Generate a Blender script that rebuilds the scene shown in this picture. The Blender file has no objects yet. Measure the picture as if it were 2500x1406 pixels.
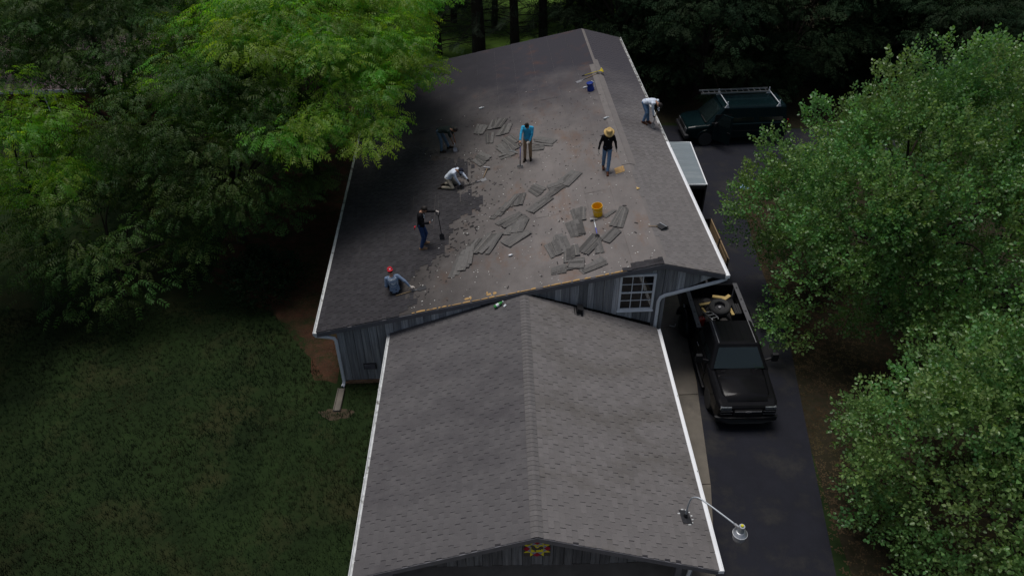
import bpy, bmesh, math, random
import numpy as np
from mathutils import Vector, Matrix, noise as mnoise
from mathutils.bvhtree import BVHTree

random.seed(7); RNG = np.random.default_rng(7)
S = bpy.context.scene
COL = S.collection
R = math.radians
PI = math.pi

# ------------------------------------------------------------------ camera
cam_d = bpy.data.cameras.new('camera'); cam = bpy.data.objects.new('camera', cam_d); COL.objects.link(cam)
CP = Vector((-0.9334, -9.8677, 18.4986)); PITCH, YAW, ROLL, FPX = 0.6651, 0.0470, -0.0079, 1855.16
_f = Vector((math.sin(YAW)*math.cos(PITCH), math.cos(YAW)*math.cos(PITCH), -math.sin(PITCH)))
_r = Vector((math.cos(YAW), -math.sin(YAW), 0)); _u = _r.cross(_f)
_r2 = _r*math.cos(ROLL) + _u*math.sin(ROLL); _u2 = -_r*math.sin(ROLL) + _u*math.cos(ROLL)
cam.matrix_world = Matrix(((_r2.x, _u2.x, -_f.x, CP.x), (_r2.y, _u2.y, -_f.y, CP.y), (_r2.z, _u2.z, -_f.z, CP.z), (0, 0, 0, 1)))
cam_d.sensor_width = 36.0; cam_d.lens = 36.0*FPX/2500.0
cam_d.clip_end = 2000; cam_d.clip_start = 0.1
S.camera = cam

# ------------------------------------------------------------------ light
SUN_EL, SUN_AZ = R(76), R(-45)          # azimuth measured from +Y towards +X: the light comes over the far trees
w = bpy.data.worlds.new('World'); S.world = w; w.use_nodes = True
nt = w.node_tree; nt.nodes.clear()
sky = nt.nodes.new('ShaderNodeTexSky'); sky.sky_type = 'NISHITA'; sky.sun_disc = False
sky.sun_elevation = SUN_EL; sky.sun_rotation = SUN_AZ; sky.air_density = 1.0; sky.dust_density = 3.0; sky.ozone_density = 1.0
bg = nt.nodes.new('ShaderNodeBackground'); bg.inputs['Strength'].default_value = 0.05
out = nt.nodes.new('ShaderNodeOutputWorld')
hsv = nt.nodes.new('ShaderNodeHueSaturation'); hsv.inputs['Saturation'].default_value = 0.78   # thin overcast: the sky is paler than clear blue
nt.links.new(sky.outputs['Color'], hsv.inputs['Color']); nt.links.new(hsv.outputs['Color'], bg.inputs['Color']); nt.links.new(bg.outputs['Background'], out.inputs['Surface'])
sun_d = bpy.data.lights.new('sun', 'SUN'); sun_d.energy = 1.5; sun_d.angle = R(26); sun_d.color = (1.0, 0.97, 0.94)
sun = bpy.data.objects.new('sun', sun_d); COL.objects.link(sun)
sd = Vector((math.sin(SUN_AZ)*math.cos(SUN_EL), math.cos(SUN_AZ)*math.cos(SUN_EL), math.sin(SUN_EL)))
sun.rotation_euler = sd.to_track_quat('Z', 'Y').to_euler(); sun.location = sd*80
S.view_settings.view_transform = 'Standard'; S.view_settings.look = 'None'
S.view_settings.exposure = 0.55; S.view_settings.gamma = 1; S.view_settings.use_curve_mapping = False
S.cycles.max_bounces = 6; S.cycles.diffuse_bounces = 3; S.cycles.glossy_bounces = 3; S.cycles.transmission_bounces = 4; S.cycles.transparent_max_bounces = 6

# ------------------------------------------------------------------ materials
def mat(name, c1, c2=None, scale=8.0, rough=0.8, bump=0.0, bscale=None, metal=0.0, tint=0.0, spec=0.3, coat=0.0,
        detail=6.0, stretch=(1, 1, 1), c3=None, s3=1.0, t3=(0.5, 0.62), trans=None, hue=0.0):
    """procedural surface: two colours mixed by noise, optional third patch colour, per-face 'tint' attribute variation"""
    m = bpy.data.materials.new(name); m.use_nodes = True
    n = m.node_tree; N = n.nodes; L = n.links
    b = N['Principled BSDF']; b.inputs['Roughness'].default_value = rough; b.inputs['Metallic'].default_value = metal
    b.inputs['Specular IOR Level'].default_value = spec; b.inputs['Coat Weight'].default_value = coat
    tc = N.new('ShaderNodeTexCoord'); mp = N.new('ShaderNodeMapping'); mp.inputs['Scale'].default_value = stretch
    L.new(tc.outputs['Object'], mp.inputs['Vector'])
    c2 = c2 or tuple(x*0.8 for x in c1)
    nz = N.new('ShaderNodeTexNoise'); nz.inputs['Scale'].default_value = scale; nz.inputs['Detail'].default_value = detail
    nz.inputs['Roughness'].default_value = 0.65
    L.new(mp.outputs['Vector'], nz.inputs['Vector'])
    rp = N.new('ShaderNodeValToRGB'); rp.color_ramp.elements[0].position = 0.32; rp.color_ramp.elements[1].position = 0.68
    rp.color_ramp.elements[0].color = (*c1, 1); rp.color_ramp.elements[1].color = (*c2, 1)
    L.new(nz.outputs['Fac'], rp.inputs['Fac']); colr = rp.outputs['Color']
    if c3 is not None:
        n3 = N.new('ShaderNodeTexNoise'); n3.inputs['Scale'].default_value = s3; n3.inputs['Detail'].default_value = 9; n3.inputs['Roughness'].default_value = 0.7
        L.new(mp.outputs['Vector'], n3.inputs['Vector'])
        r3 = N.new('ShaderNodeValToRGB'); r3.color_ramp.elements[0].position = t3[0]; r3.color_ramp.elements[1].position = t3[1]
        L.new(n3.outputs['Fac'], r3.inputs['Fac'])
        mx = N.new('ShaderNodeMix'); mx.data_type = 'RGBA'; mx.inputs[7].default_value = (*c3, 1)
        L.new(r3.outputs['Color'], mx.inputs[0]); L.new(colr, mx.inputs[6]); colr = mx.outputs[2]
    if tint:
        at = N.new('ShaderNodeAttribute'); at.attribute_name = 'tint'
        mr = N.new('ShaderNodeMapRange'); mr.inputs['To Min'].default_value = 1-tint; mr.inputs['To Max'].default_value = 1+tint
        L.new(at.outputs['Fac'], mr.inputs['Value'])
        hs = N.new('ShaderNodeHueSaturation'); L.new(mr.outputs['Result'], hs.inputs['Value']); L.new(colr, hs.inputs['Color'])
        if hue:
            mh = N.new('ShaderNodeMapRange'); mh.inputs['To Min'].default_value = 0.5+hue; mh.inputs['To Max'].default_value = 0.5-hue
            at2 = N.new('ShaderNodeAttribute'); at2.attribute_name = 'hue'
            L.new(at2.outputs['Fac'], mh.inputs['Value']); L.new(mh.outputs['Result'], hs.inputs['Hue'])
        colr = hs.outputs['Color']
    L.new(colr, b.inputs['Base Color'])
    if bump:
        nb = N.new('ShaderNodeTexNoise'); nb.inputs['Scale'].default_value = bscale or scale*3; nb.inputs['Detail'].default_value = 5
        L.new(mp.outputs['Vector'], nb.inputs['Vector'])
        bp = N.new('ShaderNodeBump'); bp.inputs['Strength'].default_value = bump; bp.inputs['Distance'].default_value = 0.02
        L.new(nb.outputs['Fac'], bp.inputs['Height']); L.new(bp.outputs['Normal'], b.inputs['Normal'])
    if trans is not None:
        tr = N.new('ShaderNodeBsdfTranslucent'); mxs = N.new('ShaderNodeMixShader'); mxs.inputs[0].default_value = trans[3]
        mt = N.new('ShaderNodeMix'); mt.data_type = 'RGBA'; mt.blend_type = 'MULTIPLY'; mt.inputs[0].default_value = 1
        mt.inputs[7].default_value = (*trans[:3], 1); L.new(colr, mt.inputs[6]); L.new(mt.outputs[2], tr.inputs['Color'])
        o = N['Material Output']; L.new(b.outputs[0], mxs.inputs[1]); L.new(tr.outputs[0], mxs.inputs[2]); L.new(mxs.outputs[0], o.inputs['Surface'])
    return m

def glassmat(name, tintc, rough=0.05, alpha=0.35):
    m = bpy.data.materials.new(name); m.use_nodes = True; n = m.node_tree; N = n.nodes; L = n.links
    b = N['Principled BSDF']; b.inputs['Base Color'].default_value = (*tintc, 1); b.inputs['Roughness'].default_value = rough
    b.inputs['Specular IOR Level'].default_value = 0.8
    t = N.new('ShaderNodeBsdfTransparent'); t.inputs['Color'].default_value = (0.75, 0.8, 0.8, 1)
    mx = N.new('ShaderNodeMixShader'); mx.inputs[0].default_value = alpha
    L.new(b.outputs[0], mx.inputs[1]); L.new(t.outputs[0], mx.inputs[2]); L.new(mx.outputs[0], N['Material Output'].inputs['Surface'])
    return m

M = {}
M['lawn'] = mat('lawn_grass', (0.019, 0.034, 0.011), (0.010, 0.017, 0.007), scale=0.5, rough=1, bump=1.0, bscale=30, c3=(0.034, 0.033, 0.015), s3=0.45, t3=(0.5, 0.72), spec=0.05)
M['asphalt'] = mat('asphalt', (0.0128, 0.0138, 0.0210), (0.0078, 0.0085, 0.0135), scale=1.2, rough=0.85, bump=0.5, bscale=90, c3=(0.030, 0.029, 0.028), s3=0.6, t3=(0.5, 0.7), spec=0.25)
M['concrete'] = mat('concrete', (0.16, 0.142, 0.118), (0.115, 0.103, 0.087), scale=1.5, rough=0.9, bump=0.3, bscale=40, c3=(0.075, 0.068, 0.06), s3=0.8, t3=(0.52, 0.75), tint=0.1)
M['dirt'] = mat('red_dirt', (0.075, 0.036, 0.022), (0.035, 0.020, 0.013), scale=3, rough=1, bump=0.8, bscale=20, c3=(0.022, 0.028, 0.012), s3=1.3, t3=(0.45, 0.6), spec=0.05)
M['garden'] = mat('leaf_litter', (0.030, 0.024, 0.016), (0.018, 0.018, 0.010), scale=4, rough=1, bump=0.8, bscale=25, spec=0.05)
def felt_mat():
    a = mat('roof_felt', (0.182, 0.163, 0.154), (0.136, 0.123, 0.117), scale=1.6, rough=0.9, bump=0.35, bscale=50, c3=(0.155, 0.105, 0.080), s3=1.1, t3=(0.53, 0.72), tint=0.07, stretch=(1, 0.55, 1), detail=9)
    N = a.node_tree.nodes; L = a.node_tree.links; b = N['Principled BSDF']; src = b.inputs['Base Color'].links[0].from_socket
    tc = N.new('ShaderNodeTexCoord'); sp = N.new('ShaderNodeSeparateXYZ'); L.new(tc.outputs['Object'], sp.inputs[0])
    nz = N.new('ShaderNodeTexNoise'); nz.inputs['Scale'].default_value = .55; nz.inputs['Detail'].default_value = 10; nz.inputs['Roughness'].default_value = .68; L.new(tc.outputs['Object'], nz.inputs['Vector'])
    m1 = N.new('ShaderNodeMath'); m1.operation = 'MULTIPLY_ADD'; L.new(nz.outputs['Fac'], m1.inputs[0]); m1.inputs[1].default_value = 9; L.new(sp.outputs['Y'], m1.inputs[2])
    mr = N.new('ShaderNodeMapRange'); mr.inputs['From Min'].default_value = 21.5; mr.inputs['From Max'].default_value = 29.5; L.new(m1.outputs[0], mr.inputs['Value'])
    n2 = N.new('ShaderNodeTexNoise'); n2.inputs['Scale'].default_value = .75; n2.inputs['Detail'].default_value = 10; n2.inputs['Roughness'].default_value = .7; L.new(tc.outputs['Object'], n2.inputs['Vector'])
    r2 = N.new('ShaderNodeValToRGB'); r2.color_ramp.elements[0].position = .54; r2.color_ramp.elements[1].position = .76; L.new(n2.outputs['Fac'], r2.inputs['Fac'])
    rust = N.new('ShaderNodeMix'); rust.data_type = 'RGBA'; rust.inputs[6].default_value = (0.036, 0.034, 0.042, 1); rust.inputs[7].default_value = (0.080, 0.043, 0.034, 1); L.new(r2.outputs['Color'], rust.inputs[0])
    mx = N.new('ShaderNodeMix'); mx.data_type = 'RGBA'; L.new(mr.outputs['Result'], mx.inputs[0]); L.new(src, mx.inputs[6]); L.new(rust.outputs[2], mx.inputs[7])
    m4 = N.new('ShaderNodeMath'); m4.operation = 'MULTIPLY_ADD'; L.new(n2.outputs['Fac'], m4.inputs[0]); m4.inputs[1].default_value = 5; L.new(sp.outputs['X'], m4.inputs[2])  # darker towards the left: the overhanging tree's soft shade put into the colour
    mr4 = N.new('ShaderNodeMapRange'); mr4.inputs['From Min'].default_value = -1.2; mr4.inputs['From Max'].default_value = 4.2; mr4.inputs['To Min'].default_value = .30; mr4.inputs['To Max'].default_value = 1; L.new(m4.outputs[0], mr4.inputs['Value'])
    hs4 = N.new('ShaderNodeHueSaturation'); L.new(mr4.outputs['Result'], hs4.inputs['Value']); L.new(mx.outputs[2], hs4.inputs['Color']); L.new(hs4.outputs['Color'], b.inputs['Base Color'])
    return a
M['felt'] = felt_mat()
M['felt_pale'] = mat('pale_felt', (0.168, 0.152, 0.145), (0.138, 0.128, 0.122), scale=4, rough=0.9, bump=0.2, bscale=50)
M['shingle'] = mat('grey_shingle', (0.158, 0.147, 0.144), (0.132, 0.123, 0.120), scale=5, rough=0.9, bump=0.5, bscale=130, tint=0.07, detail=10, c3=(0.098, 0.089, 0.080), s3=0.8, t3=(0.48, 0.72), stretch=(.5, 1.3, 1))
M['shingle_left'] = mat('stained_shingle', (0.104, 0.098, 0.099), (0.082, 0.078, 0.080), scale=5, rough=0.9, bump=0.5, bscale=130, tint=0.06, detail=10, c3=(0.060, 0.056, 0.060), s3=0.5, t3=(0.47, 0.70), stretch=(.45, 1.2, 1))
def far_shaded_shingle():  # far end darkened: shade of the trees behind put into the colour
    a = mat('grey_shingle_far_shade', (0.158, 0.147, 0.144), (0.132, 0.123, 0.120), scale=5, rough=0.9, bump=0.5, bscale=130, tint=0.09, detail=10, c3=(0.105, 0.095, 0.082), s3=0.6, t3=(0.5, 0.75))
    N = a.node_tree.nodes; L = a.node_tree.links; b = N['Principled BSDF']; src = b.inputs['Base Color'].links[0].from_socket
    tc = N.new('ShaderNodeTexCoord'); sp = N.new('ShaderNodeSeparateXYZ'); L.new(tc.outputs['Object'], sp.inputs[0])
    nz = N.new('ShaderNodeTexNoise'); nz.inputs['Scale'].default_value = .6; nz.inputs['Detail'].default_value = 9; L.new(tc.outputs['Object'], nz.inputs['Vector'])
    m1 = N.new('ShaderNodeMath'); m1.operation = 'MULTIPLY_ADD'; L.new(nz.outputs['Fac'], m1.inputs[0]); m1.inputs[1].default_value = 7; L.new(sp.outputs['Y'], m1.inputs[2])
    mr = N.new('ShaderNodeMapRange'); mr.inputs['From Min'].default_value = 19; mr.inputs['From Max'].default_value = 29; L.new(m1.outputs[0], mr.inputs['Value'])
    mx = N.new('ShaderNodeMix'); mx.data_type = 'RGBA'; mx.inputs[7].default_value = (0.052, 0.049, 0.058, 1); L.new(mr.outputs['Result'], mx.inputs[0]); L.new(src, mx.inputs[6]); L.new(mx.outputs[2], b.inputs['Base Color'])
    return a
M['shingle_far_shade'] = far_shaded_shingle()
M['gutter_dirt'] = mat('leaf_filled_gutter', (0.60, 0.61, 0.60), (0.05, 0.045, 0.035), scale=9, rough=0.8, detail=10, c3=(0.03, 0.025, 0.02), s3=4.0, t3=(0.5, 0.56))
M['bay_floor'] = mat('garage_floor_concrete', (0.34, 0.29, 0.235), (0.26, 0.22, 0.18), scale=1.2, rough=0.9, bump=0.2, bscale=40, c3=(0.17, 0.145, 0.12), s3=0.7, t3=(0.5, 0.72))
M['ridge_shingle'] = mat('ridge_shingle', (0.130, 0.122, 0.120), (0.108, 0.101, 0.099), scale=5, rough=0.9, bump=0.5, bscale=130, tint=0.12, detail=10)
M['shingle_dark'] = mat('dark_shingle', (0.036, 0.034, 0.037), (0.025, 0.0235, 0.027), scale=4, rough=0.9, bump=0.4, bscale=120, tint=0.18, detail=10)
M['shingle_torn'] = mat('torn_shingle', (0.112, 0.107, 0.101), (0.082, 0.078, 0.075), scale=7, rough=0.9, bump=0.5, bscale=120, tint=0.32, detail=10)
M['seal_line'] = mat('shingle_seal_line', (0.30, 0.28, 0.25), (0.20, 0.185, 0.165), scale=20, rough=0.8)
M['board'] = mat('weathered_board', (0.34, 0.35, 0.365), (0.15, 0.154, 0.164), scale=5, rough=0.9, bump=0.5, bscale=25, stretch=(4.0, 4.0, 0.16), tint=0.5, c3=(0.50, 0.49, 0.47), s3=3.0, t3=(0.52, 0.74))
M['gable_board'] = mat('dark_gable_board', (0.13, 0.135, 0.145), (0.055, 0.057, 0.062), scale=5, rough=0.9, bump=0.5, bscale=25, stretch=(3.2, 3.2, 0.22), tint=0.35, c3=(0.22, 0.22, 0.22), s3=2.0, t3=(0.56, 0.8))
M['board_brown'] = mat('board_brown_top', (0.10, 0.088, 0.07), (0.04, 0.038, 0.038), scale=5, rough=0.9, bump=0.5, bscale=25, stretch=(3, 3, 0.3), tint=0.35)
M['trim'] = mat('dark_trim', (0.13, 0.128, 0.14), (0.09, 0.09, 0.10), scale=4, rough=0.7, bump=0.1)
M['white'] = mat('white_paint', (0.80, 0.81, 0.82), (0.74, 0.76, 0.78), scale=3, rough=0.45, c3=(0.55, 0.55, 0.52), s3=1.6, t3=(0.6, 0.8))
M['white_dirty'] = mat('dirty_white_paint', (0.62, 0.64, 0.64), (0.42, 0.43, 0.42), scale=5, rough=0.6, c3=(0.10, 0.095, 0.08), s3=3.5, t3=(0.54, 0.66))
M['greypaint'] = mat('pale_grey_paint', (0.64, 0.67, 0.70), (0.56, 0.59, 0.62), scale=4, rough=0.5, c3=(0.3, 0.31, 0.31), s3=2, t3=(0.6, 0.8))
M['galv'] = mat('galvanised_steel', (0.42, 0.45, 0.48), (0.34, 0.37, 0.40), scale=12, rough=0.45, metal=0.5)
M['wood'] = mat('fresh_wood', (0.42, 0.27, 0.11), (0.30, 0.18, 0.07), scale=9, rough=0.8, bump=0.3, bscale=30, stretch=(1, 4, 1))
M['lumber'] = mat('yellow_lumber', (0.48, 0.36, 0.15), (0.40, 0.28, 0.10), scale=9, rough=0.7, stretch=(1, 5, 1))
M['brick'] = mat('tan_brick', (0.24, 0.15, 0.085), (0.17, 0.10, 0.06), scale=20, rough=0.9, bump=0.3, tint=0.25)
M['mortar'] = mat('mortar', (0.17, 0.145, 0.115), (0.13, 0.11, 0.09), scale=20, rough=1)
M['housebrick'] = mat('red_brick', (0.16, 0.055, 0.04), (0.11, 0.04, 0.03), scale=10, rough=0.9, tint=0.25)
M['houseroof'] = mat('pinkish_roof', (0.25, 0.19, 0.175), (0.19, 0.145, 0.135), scale=6, rough=0.9, tint=0.2)
M['black'] = mat('black_plastic', (0.016, 0.016, 0.018), (0.012, 0.012, 0.013), scale=20, rough=0.5)
M['blackrubber'] = mat('black_rubber', (0.042, 0.042, 0.043), (0.028, 0.028, 0.029), scale=20, rough=0.8)
M['carblack'] = mat('black_car_paint', (0.0065, 0.0065, 0.0075), (0.009, 0.009, 0.010), scale=1.5, rough=0.13, spec=0.10, coat=0.02)
M['vangreen'] = mat('dark_green_paint', (0.004, 0.012, 0.014), (0.0035, 0.010, 0.0115), scale=1.5, rough=0.2, spec=0.12, coat=0.03)
M['chrome'] = mat('chrome', (0.55, 0.56, 0.58), (0.45, 0.46, 0.48), scale=6, rough=0.18, metal=1)
M['alu'] = mat('aluminium', (0.50, 0.51, 0.52), (0.40, 0.41, 0.42), scale=10, rough=0.4, metal=0.8)
M['steel'] = mat('worn_steel', (0.30, 0.30, 0.31), (0.17, 0.17, 0.18), scale=14, rough=0.45, metal=0.6)
M['darksteel'] = mat('dark_steel', (0.05, 0.05, 0.055), (0.03, 0.03, 0.033), scale=14, rough=0.5, metal=0.3)
M['autoglass'] = glassmat('car_glass', (0.012, 0.02, 0.02), 0.03, 0.18)
M['autoglass_dark'] = glassmat('tinted_car_glass', (0.006, 0.008, 0.009), 0.06, 0.02)
M['windowglass'] = glassmat('window_glass', (0.006, 0.007, 0.009), 0.04, 0.30)
M['lampglass'] = glassmat('lamp_glass', (0.30, 0.29, 0.29), 0.15, 0.15)
M['headlight'] = mat('headlight_lens', (0.16, 0.17, 0.18), (0.05, 0.055, 0.06), scale=18, rough=0.12, spec=0.7, coat=0.6)
M['taillight'] = mat('taillight_lens', (0.20, 0.01, 0.01), (0.14, 0.008, 0.008), scale=20, rough=0.2)
M['bed_rail'] = mat('scuffed_bed_rail', (0.11, 0.11, 0.12), (0.07, 0.07, 0.075), scale=14, rough=0.5)
M['rubbish'] = mat('dark_rubbish', (0.05, 0.045, 0.042), (0.02, 0.02, 0.022), scale=6, rough=0.8, bump=.6)
M['interior'] = mat('dark_interior', (0.015, 0.014, 0.013), (0.01, 0.01, 0.01), scale=5, rough=0.9)
M['trailer_roof'] = mat('grey_trailer_roof', (0.19, 0.225, 0.245), (0.155, 0.185, 0.20), scale=2, rough=0.55, c3=(0.26, 0.29, 0.30), s3=1.2, t3=(0.5, 0.75), stretch=(0.4, 2.2, 1))
M['yellowpl'] = mat('yellow_plastic', (0.88, 0.50, 0.012), (0.82, 0.44, 0.010), scale=6, rough=0.4)
M['yellowtool'] = mat('yellow_paint', (0.50, 0.40, 0.02), (0.42, 0.33, 0.02), scale=8, rough=0.5)
M['bluepl'] = mat('blue_plastic', (0.010, 0.035, 0.24), (0.010, 0.028, 0.19), scale=6, rough=0.4)
M['bluetool'] = mat('blue_violet_handle', (0.12, 0.12, 0.42), (0.09, 0.09, 0.32), scale=10, rough=0.5)
M['handlewood'] = mat('handle_wood', (0.28, 0.20, 0.11), (0.20, 0.14, 0.08), scale=12, rough=0.7)
M['whitechip'] = mat('white_chip', (0.62, 0.62, 0.58), (0.45, 0.44, 0.42), scale=30, rough=0.8)
M['darkchip'] = mat('dark_chip', (0.045, 0.042, 0.042), (0.03, 0.028, 0.028), scale=30, rough=0.9)
M['bottle'] = glassmat('clear_bottle_plastic', (0.62, 0.66, 0.70), 0.15, 0.35)
M['greenbottle'] = mat('green_bottle_plastic', (0.05, 0.30, 0.06), (0.03, 0.2, 0.04), scale=20, rough=0.15, spec=0.6)
M['can'] = mat('silver_can', (0.72, 0.73, 0.75), (0.6, 0.61, 0.63), scale=20, rough=0.3, metal=0.4)
M['bark'] = mat('bark', (0.048, 0.036, 0.027), (0.025, 0.019, 0.015), scale=6, rough=1, bump=0.8, bscale=18, stretch=(2, 2, 0.4))
M['leaf_bright'] = mat('bright_green_leaf', (0.150, 0.285, 0.034), (0.108, 0.225, 0.024), scale=0.7, rough=0.5, spec=0.35, tint=0.35, hue=0.035, trans=(2.0, 2.0, 0.6, 0.55))
M['leaf_mid'] = mat('mid_green_leaf', (0.048, 0.092, 0.018), (0.030, 0.064, 0.013), scale=0.6, rough=0.55, spec=0.2, tint=0.35, hue=0.03, trans=(1.4, 1.6, 0.8, 0.35))
M['leaf_pear'] = mat('pear_leaf', (0.150, 0.265, 0.088), (0.112, 0.210, 0.064), scale=0.8, rough=0.36, spec=0.5, tint=0.35, hue=0.035, trans=(1.5, 1.6, 0.7, 0.35))
M['leaf_dark'] = mat('dark_green_leaf', (0.018, 0.036, 0.015), (0.011, 0.024, 0.010), scale=0.5, rough=0.7, spec=0.08, tint=0.35, hue=0.03, trans=(1.3, 1.5, 0.8, 0.2))
M['leaf_pine'] = mat('pine_needles', (0.022, 0.040, 0.018), (0.013, 0.026, 0.012), scale=0.6, rough=0.7, spec=0.2, tint=0.35, hue=0.03)
M['backgrass'] = mat('far_grass', (0.09, 0.16, 0.03), (0.06, 0.11, 0.02), scale=0.8, rough=1, bump=0.8, bscale=15, spec=0.05)
M['skin_a'] = mat('skin_tan', (0.36, 0.20, 0.13), (0.32, 0.17, 0.11), scale=10, rough=0.55)
M['skin_b'] = mat('skin_brown', (0.20, 0.105, 0.065), (0.17, 0.09, 0.055), scale=10, rough=0.55)
M['hair'] = mat('dark_hair', (0.012, 0.010, 0.009), (0.02, 0.015, 0.012), scale=40, rough=0.6)
def cloth(n, c, k=0.75): M[n] = mat(n, c, tuple(x*k for x in c), scale=9, rough=0.9, bump=0.25, bscale=60, spec=0.1)
cloth('black_cloth', (0.011, 0.011, 0.013)); cloth('white_cloth', (0.64, 0.70, 0.80), 0.88); cloth('sky_blue_cloth', (0.045, 0.36, 0.60), 0.85)
cloth('grey_blue_cloth', (0.16, 0.22, 0.32), 0.85); cloth('dark_green_cloth', (0.022, 0.030, 0.028)); cloth('denim_light', (0.13, 0.22, 0.36), 0.8)
cloth('denim_dark', (0.030, 0.060, 0.15), 0.7); cloth('denim_faded', (0.10, 0.15, 0.20), 0.55); cloth('tan_cloth', (0.26, 0.175, 0.11), 0.85); cloth('khaki_cloth', (0.28, 0.25, 0.20), 0.85)
cloth('red_cloth', (0.50, 0.030, 0.045), 0.85); cloth('glove_white', (0.50, 0.45, 0.40), 0.9); cloth('glove_dark', (0.03, 0.027, 0.03)); cloth('boot_brown', (0.13, 0.055, 0.032)); cloth('boot_tan', (0.26, 0.165, 0.10)); cloth('boot_dark', (0.03, 0.022, 0.018))
cloth('straw', (0.56, 0.39, 0.16), 0.8); cloth('print_white', (0.66, 0.70, 0.72), 0.95); cloth('cap_grey', (0.45, 0.52, 0.64), 0.85); cloth('cap_navy', (0.015, 0.017, 0.03))
cloth('quilt_yellow', (0.62, 0.55, 0.03), 0.9); cloth('quilt_red', (0.30, 0.015, 0.035), 0.85); cloth('quilt_lilac', (0.24, 0.24, 0.34), 0.85); cloth('tarp_blue', (0.25, 0.38, 0.55), 0.7)

# ------------------------------------------------------------------ geometry helpers
class MB:
    """collects shapes; build() links them as ONE mesh object"""
    def __init__(s): s.v = []; s.f = []; s.m = []; s.t = []
    def add(s, verts, faces, mi=0, tint=None, T=None):
        o = len(s.v)
        for p in verts:
            p = Vector(p); s.v.append(tuple(T @ p) if T is not None else tuple(p))
        t = random.random() if tint is None else tint
        for f in faces: s.f.append(tuple(o+i for i in f)); s.m.append(mi); s.t.append(t)
        return s
    def box(s, c, d, mi=0, rot=None, tint=None, T=None):
        x, y, z = d[0]/2, d[1]/2, d[2]/2
        v = [Vector((a*x, b*y, e*z)) for a in (-1, 1) for b in (-1, 1) for e in (-1, 1)]
        if rot is not None: v = [rot @ p for p in v]
        v = [p+Vector(c) for p in v]
        return s.add(v, [(0, 1, 3, 2), (4, 6, 7, 5), (0, 4, 5, 1), (2, 3, 7, 6), (0, 2, 6, 4), (1, 5, 7, 3)], mi, tint, T)
    def bar(s, a, b, wd, ht, mi=0, up=(0, 0, 1), T=None):
        a, b = Vector(a), Vector(b); d = (b-a); L = d.length; d.normalize(); u = Vector(up)
        sd = d.cross(u)
        if sd.length < 1e-4: sd = d.cross(Vector((0, 1, 0)))
        sd.normalize(); u = sd.cross(d)
        Rm = Matrix((d, sd, u)).transposed()
        return s.box((a+b)/2, (L, wd, ht), mi, Rm, None, T)
    def tube(s, pts, rad, n=8, mi=0, caps=True, T=None, tint=None):
        pts = [Vector(p) for p in pts]; k = len(pts); rad = rad if hasattr(rad, '__len__') else [rad]*k
        vs = []; ref = None
        for i, p in enumerate(pts):
            d = (pts[min(i+1, k-1)]-pts[max(i-1, 0)]).normalized()
            if ref is None:
                ref = d.orthogonal().normalized()
            else:
                ref = ref - d*ref.dot(d)
                ref = ref.normalized() if ref.length > 1e-5 else d.orthogonal().normalized()
            b = d.cross(ref)
            vs += [p + (ref*math.cos(2*PI*j/n) + b*math.sin(2*PI*j/n))*rad[i] for j in range(n)]
        fs = [(i*n+j, i*n+(j+1) % n, (i+1)*n+(j+1) % n, (i+1)*n+j) for i in range(k-1) for j in range(n)]
        if caps: fs += [tuple(range(n))[::-1], tuple(range((k-1)*n, k*n))]
        return s.add(vs, fs, mi, tint, T)
    def capsule(s, a, b, ra, rb, n=12, mi=0, T=None, flat=None):
        """tapered capsule; flat=(axis vector, factor) squeezes the section along an axis"""
        a, b = Vector(a), Vector(b); d = b-a; L = max(d.length, 1e-4); d.normalize()
        x = d.orthogonal().normalized(); y = d.cross(x); rings = []
        for th in (-80, -50, -20): rings.append((ra*math.sin(R(th)), ra*math.cos(R(th))))
        for th in (20, 50, 80): rings.append((L+rb*math.sin(R(th)), rb*math.cos(R(th))))
        vs = []
        for h, r in rings:
            for j in range(n):
                o = (x*math.cos(2*PI*j/n)+y*math.sin(2*PI*j/n))*r
                if flat is not None: fa = flat[0]; o = o - fa*(o.dot(fa)*(1-flat[1]))
                vs.append(a+d*h+o)
        k = len(rings)
        fs = [(i*n+j, i*n+(j+1) % n, (i+1)*n+(j+1) % n, (i+1)*n+j) for i in range(k-1) for j in range(n)] + [tuple(range(n))[::-1], tuple(range((k-1)*n, k*n))]
        return s.add(vs, fs, mi, None, T)
    def loft(s, rings, mi=0, caps=True, T=None, tint=None):
        n = len(rings[0]); vs = [p for r in rings for p in r]; k = len(rings)
        fs = [(i*n+j, i*n+(j+1) % n, (i+1)*n+(j+1) % n, (i+1)*n+j) for i in range(k-1) for j in range(n)]
        if caps: fs += [tuple(range(n))[::-1], tuple(range((k-1)*n, k*n))]
        return s.add(vs, fs, mi, tint, T)
    def lathe(s, prof, n=20, mi=0, T=None, c=(0, 0, 0)):
        c = Vector(c)
        return s.loft([[c+Vector((r*math.cos(2*PI*j/n), r*math.sin(2*PI*j/n), z)) for j in range(n)] for r, z in prof], mi, True, T)
    def prism(s, poly, h0, h1, mi=0, T=None, tint=None):
        n = len(poly)
        return s.add([(x, y, h0) for x, y in poly]+[(x, y, h1) for x, y in poly],
                     [tuple(range(n))[::-1], tuple(range(n, 2*n))]+[(i, (i+1) % n, n+(i+1) % n, n+i) for i in range(n)], mi, tint, T)
    def sphere(s, c, r, mi=0, n=12, k=8, T=None, sc=(1, 1, 1)):
        c = Vector(c)
        return s.loft([[c+Vector((sc[0]*r*math.cos(th)*math.cos(2*PI*j/n), sc[1]*r*math.cos(th)*math.sin(2*PI*j/n), sc[2]*r*math.sin(th))) for j in range(n)]
                       for th in [R(-88+176*i/k) for i in range(k+1)]], mi, True, T)
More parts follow.
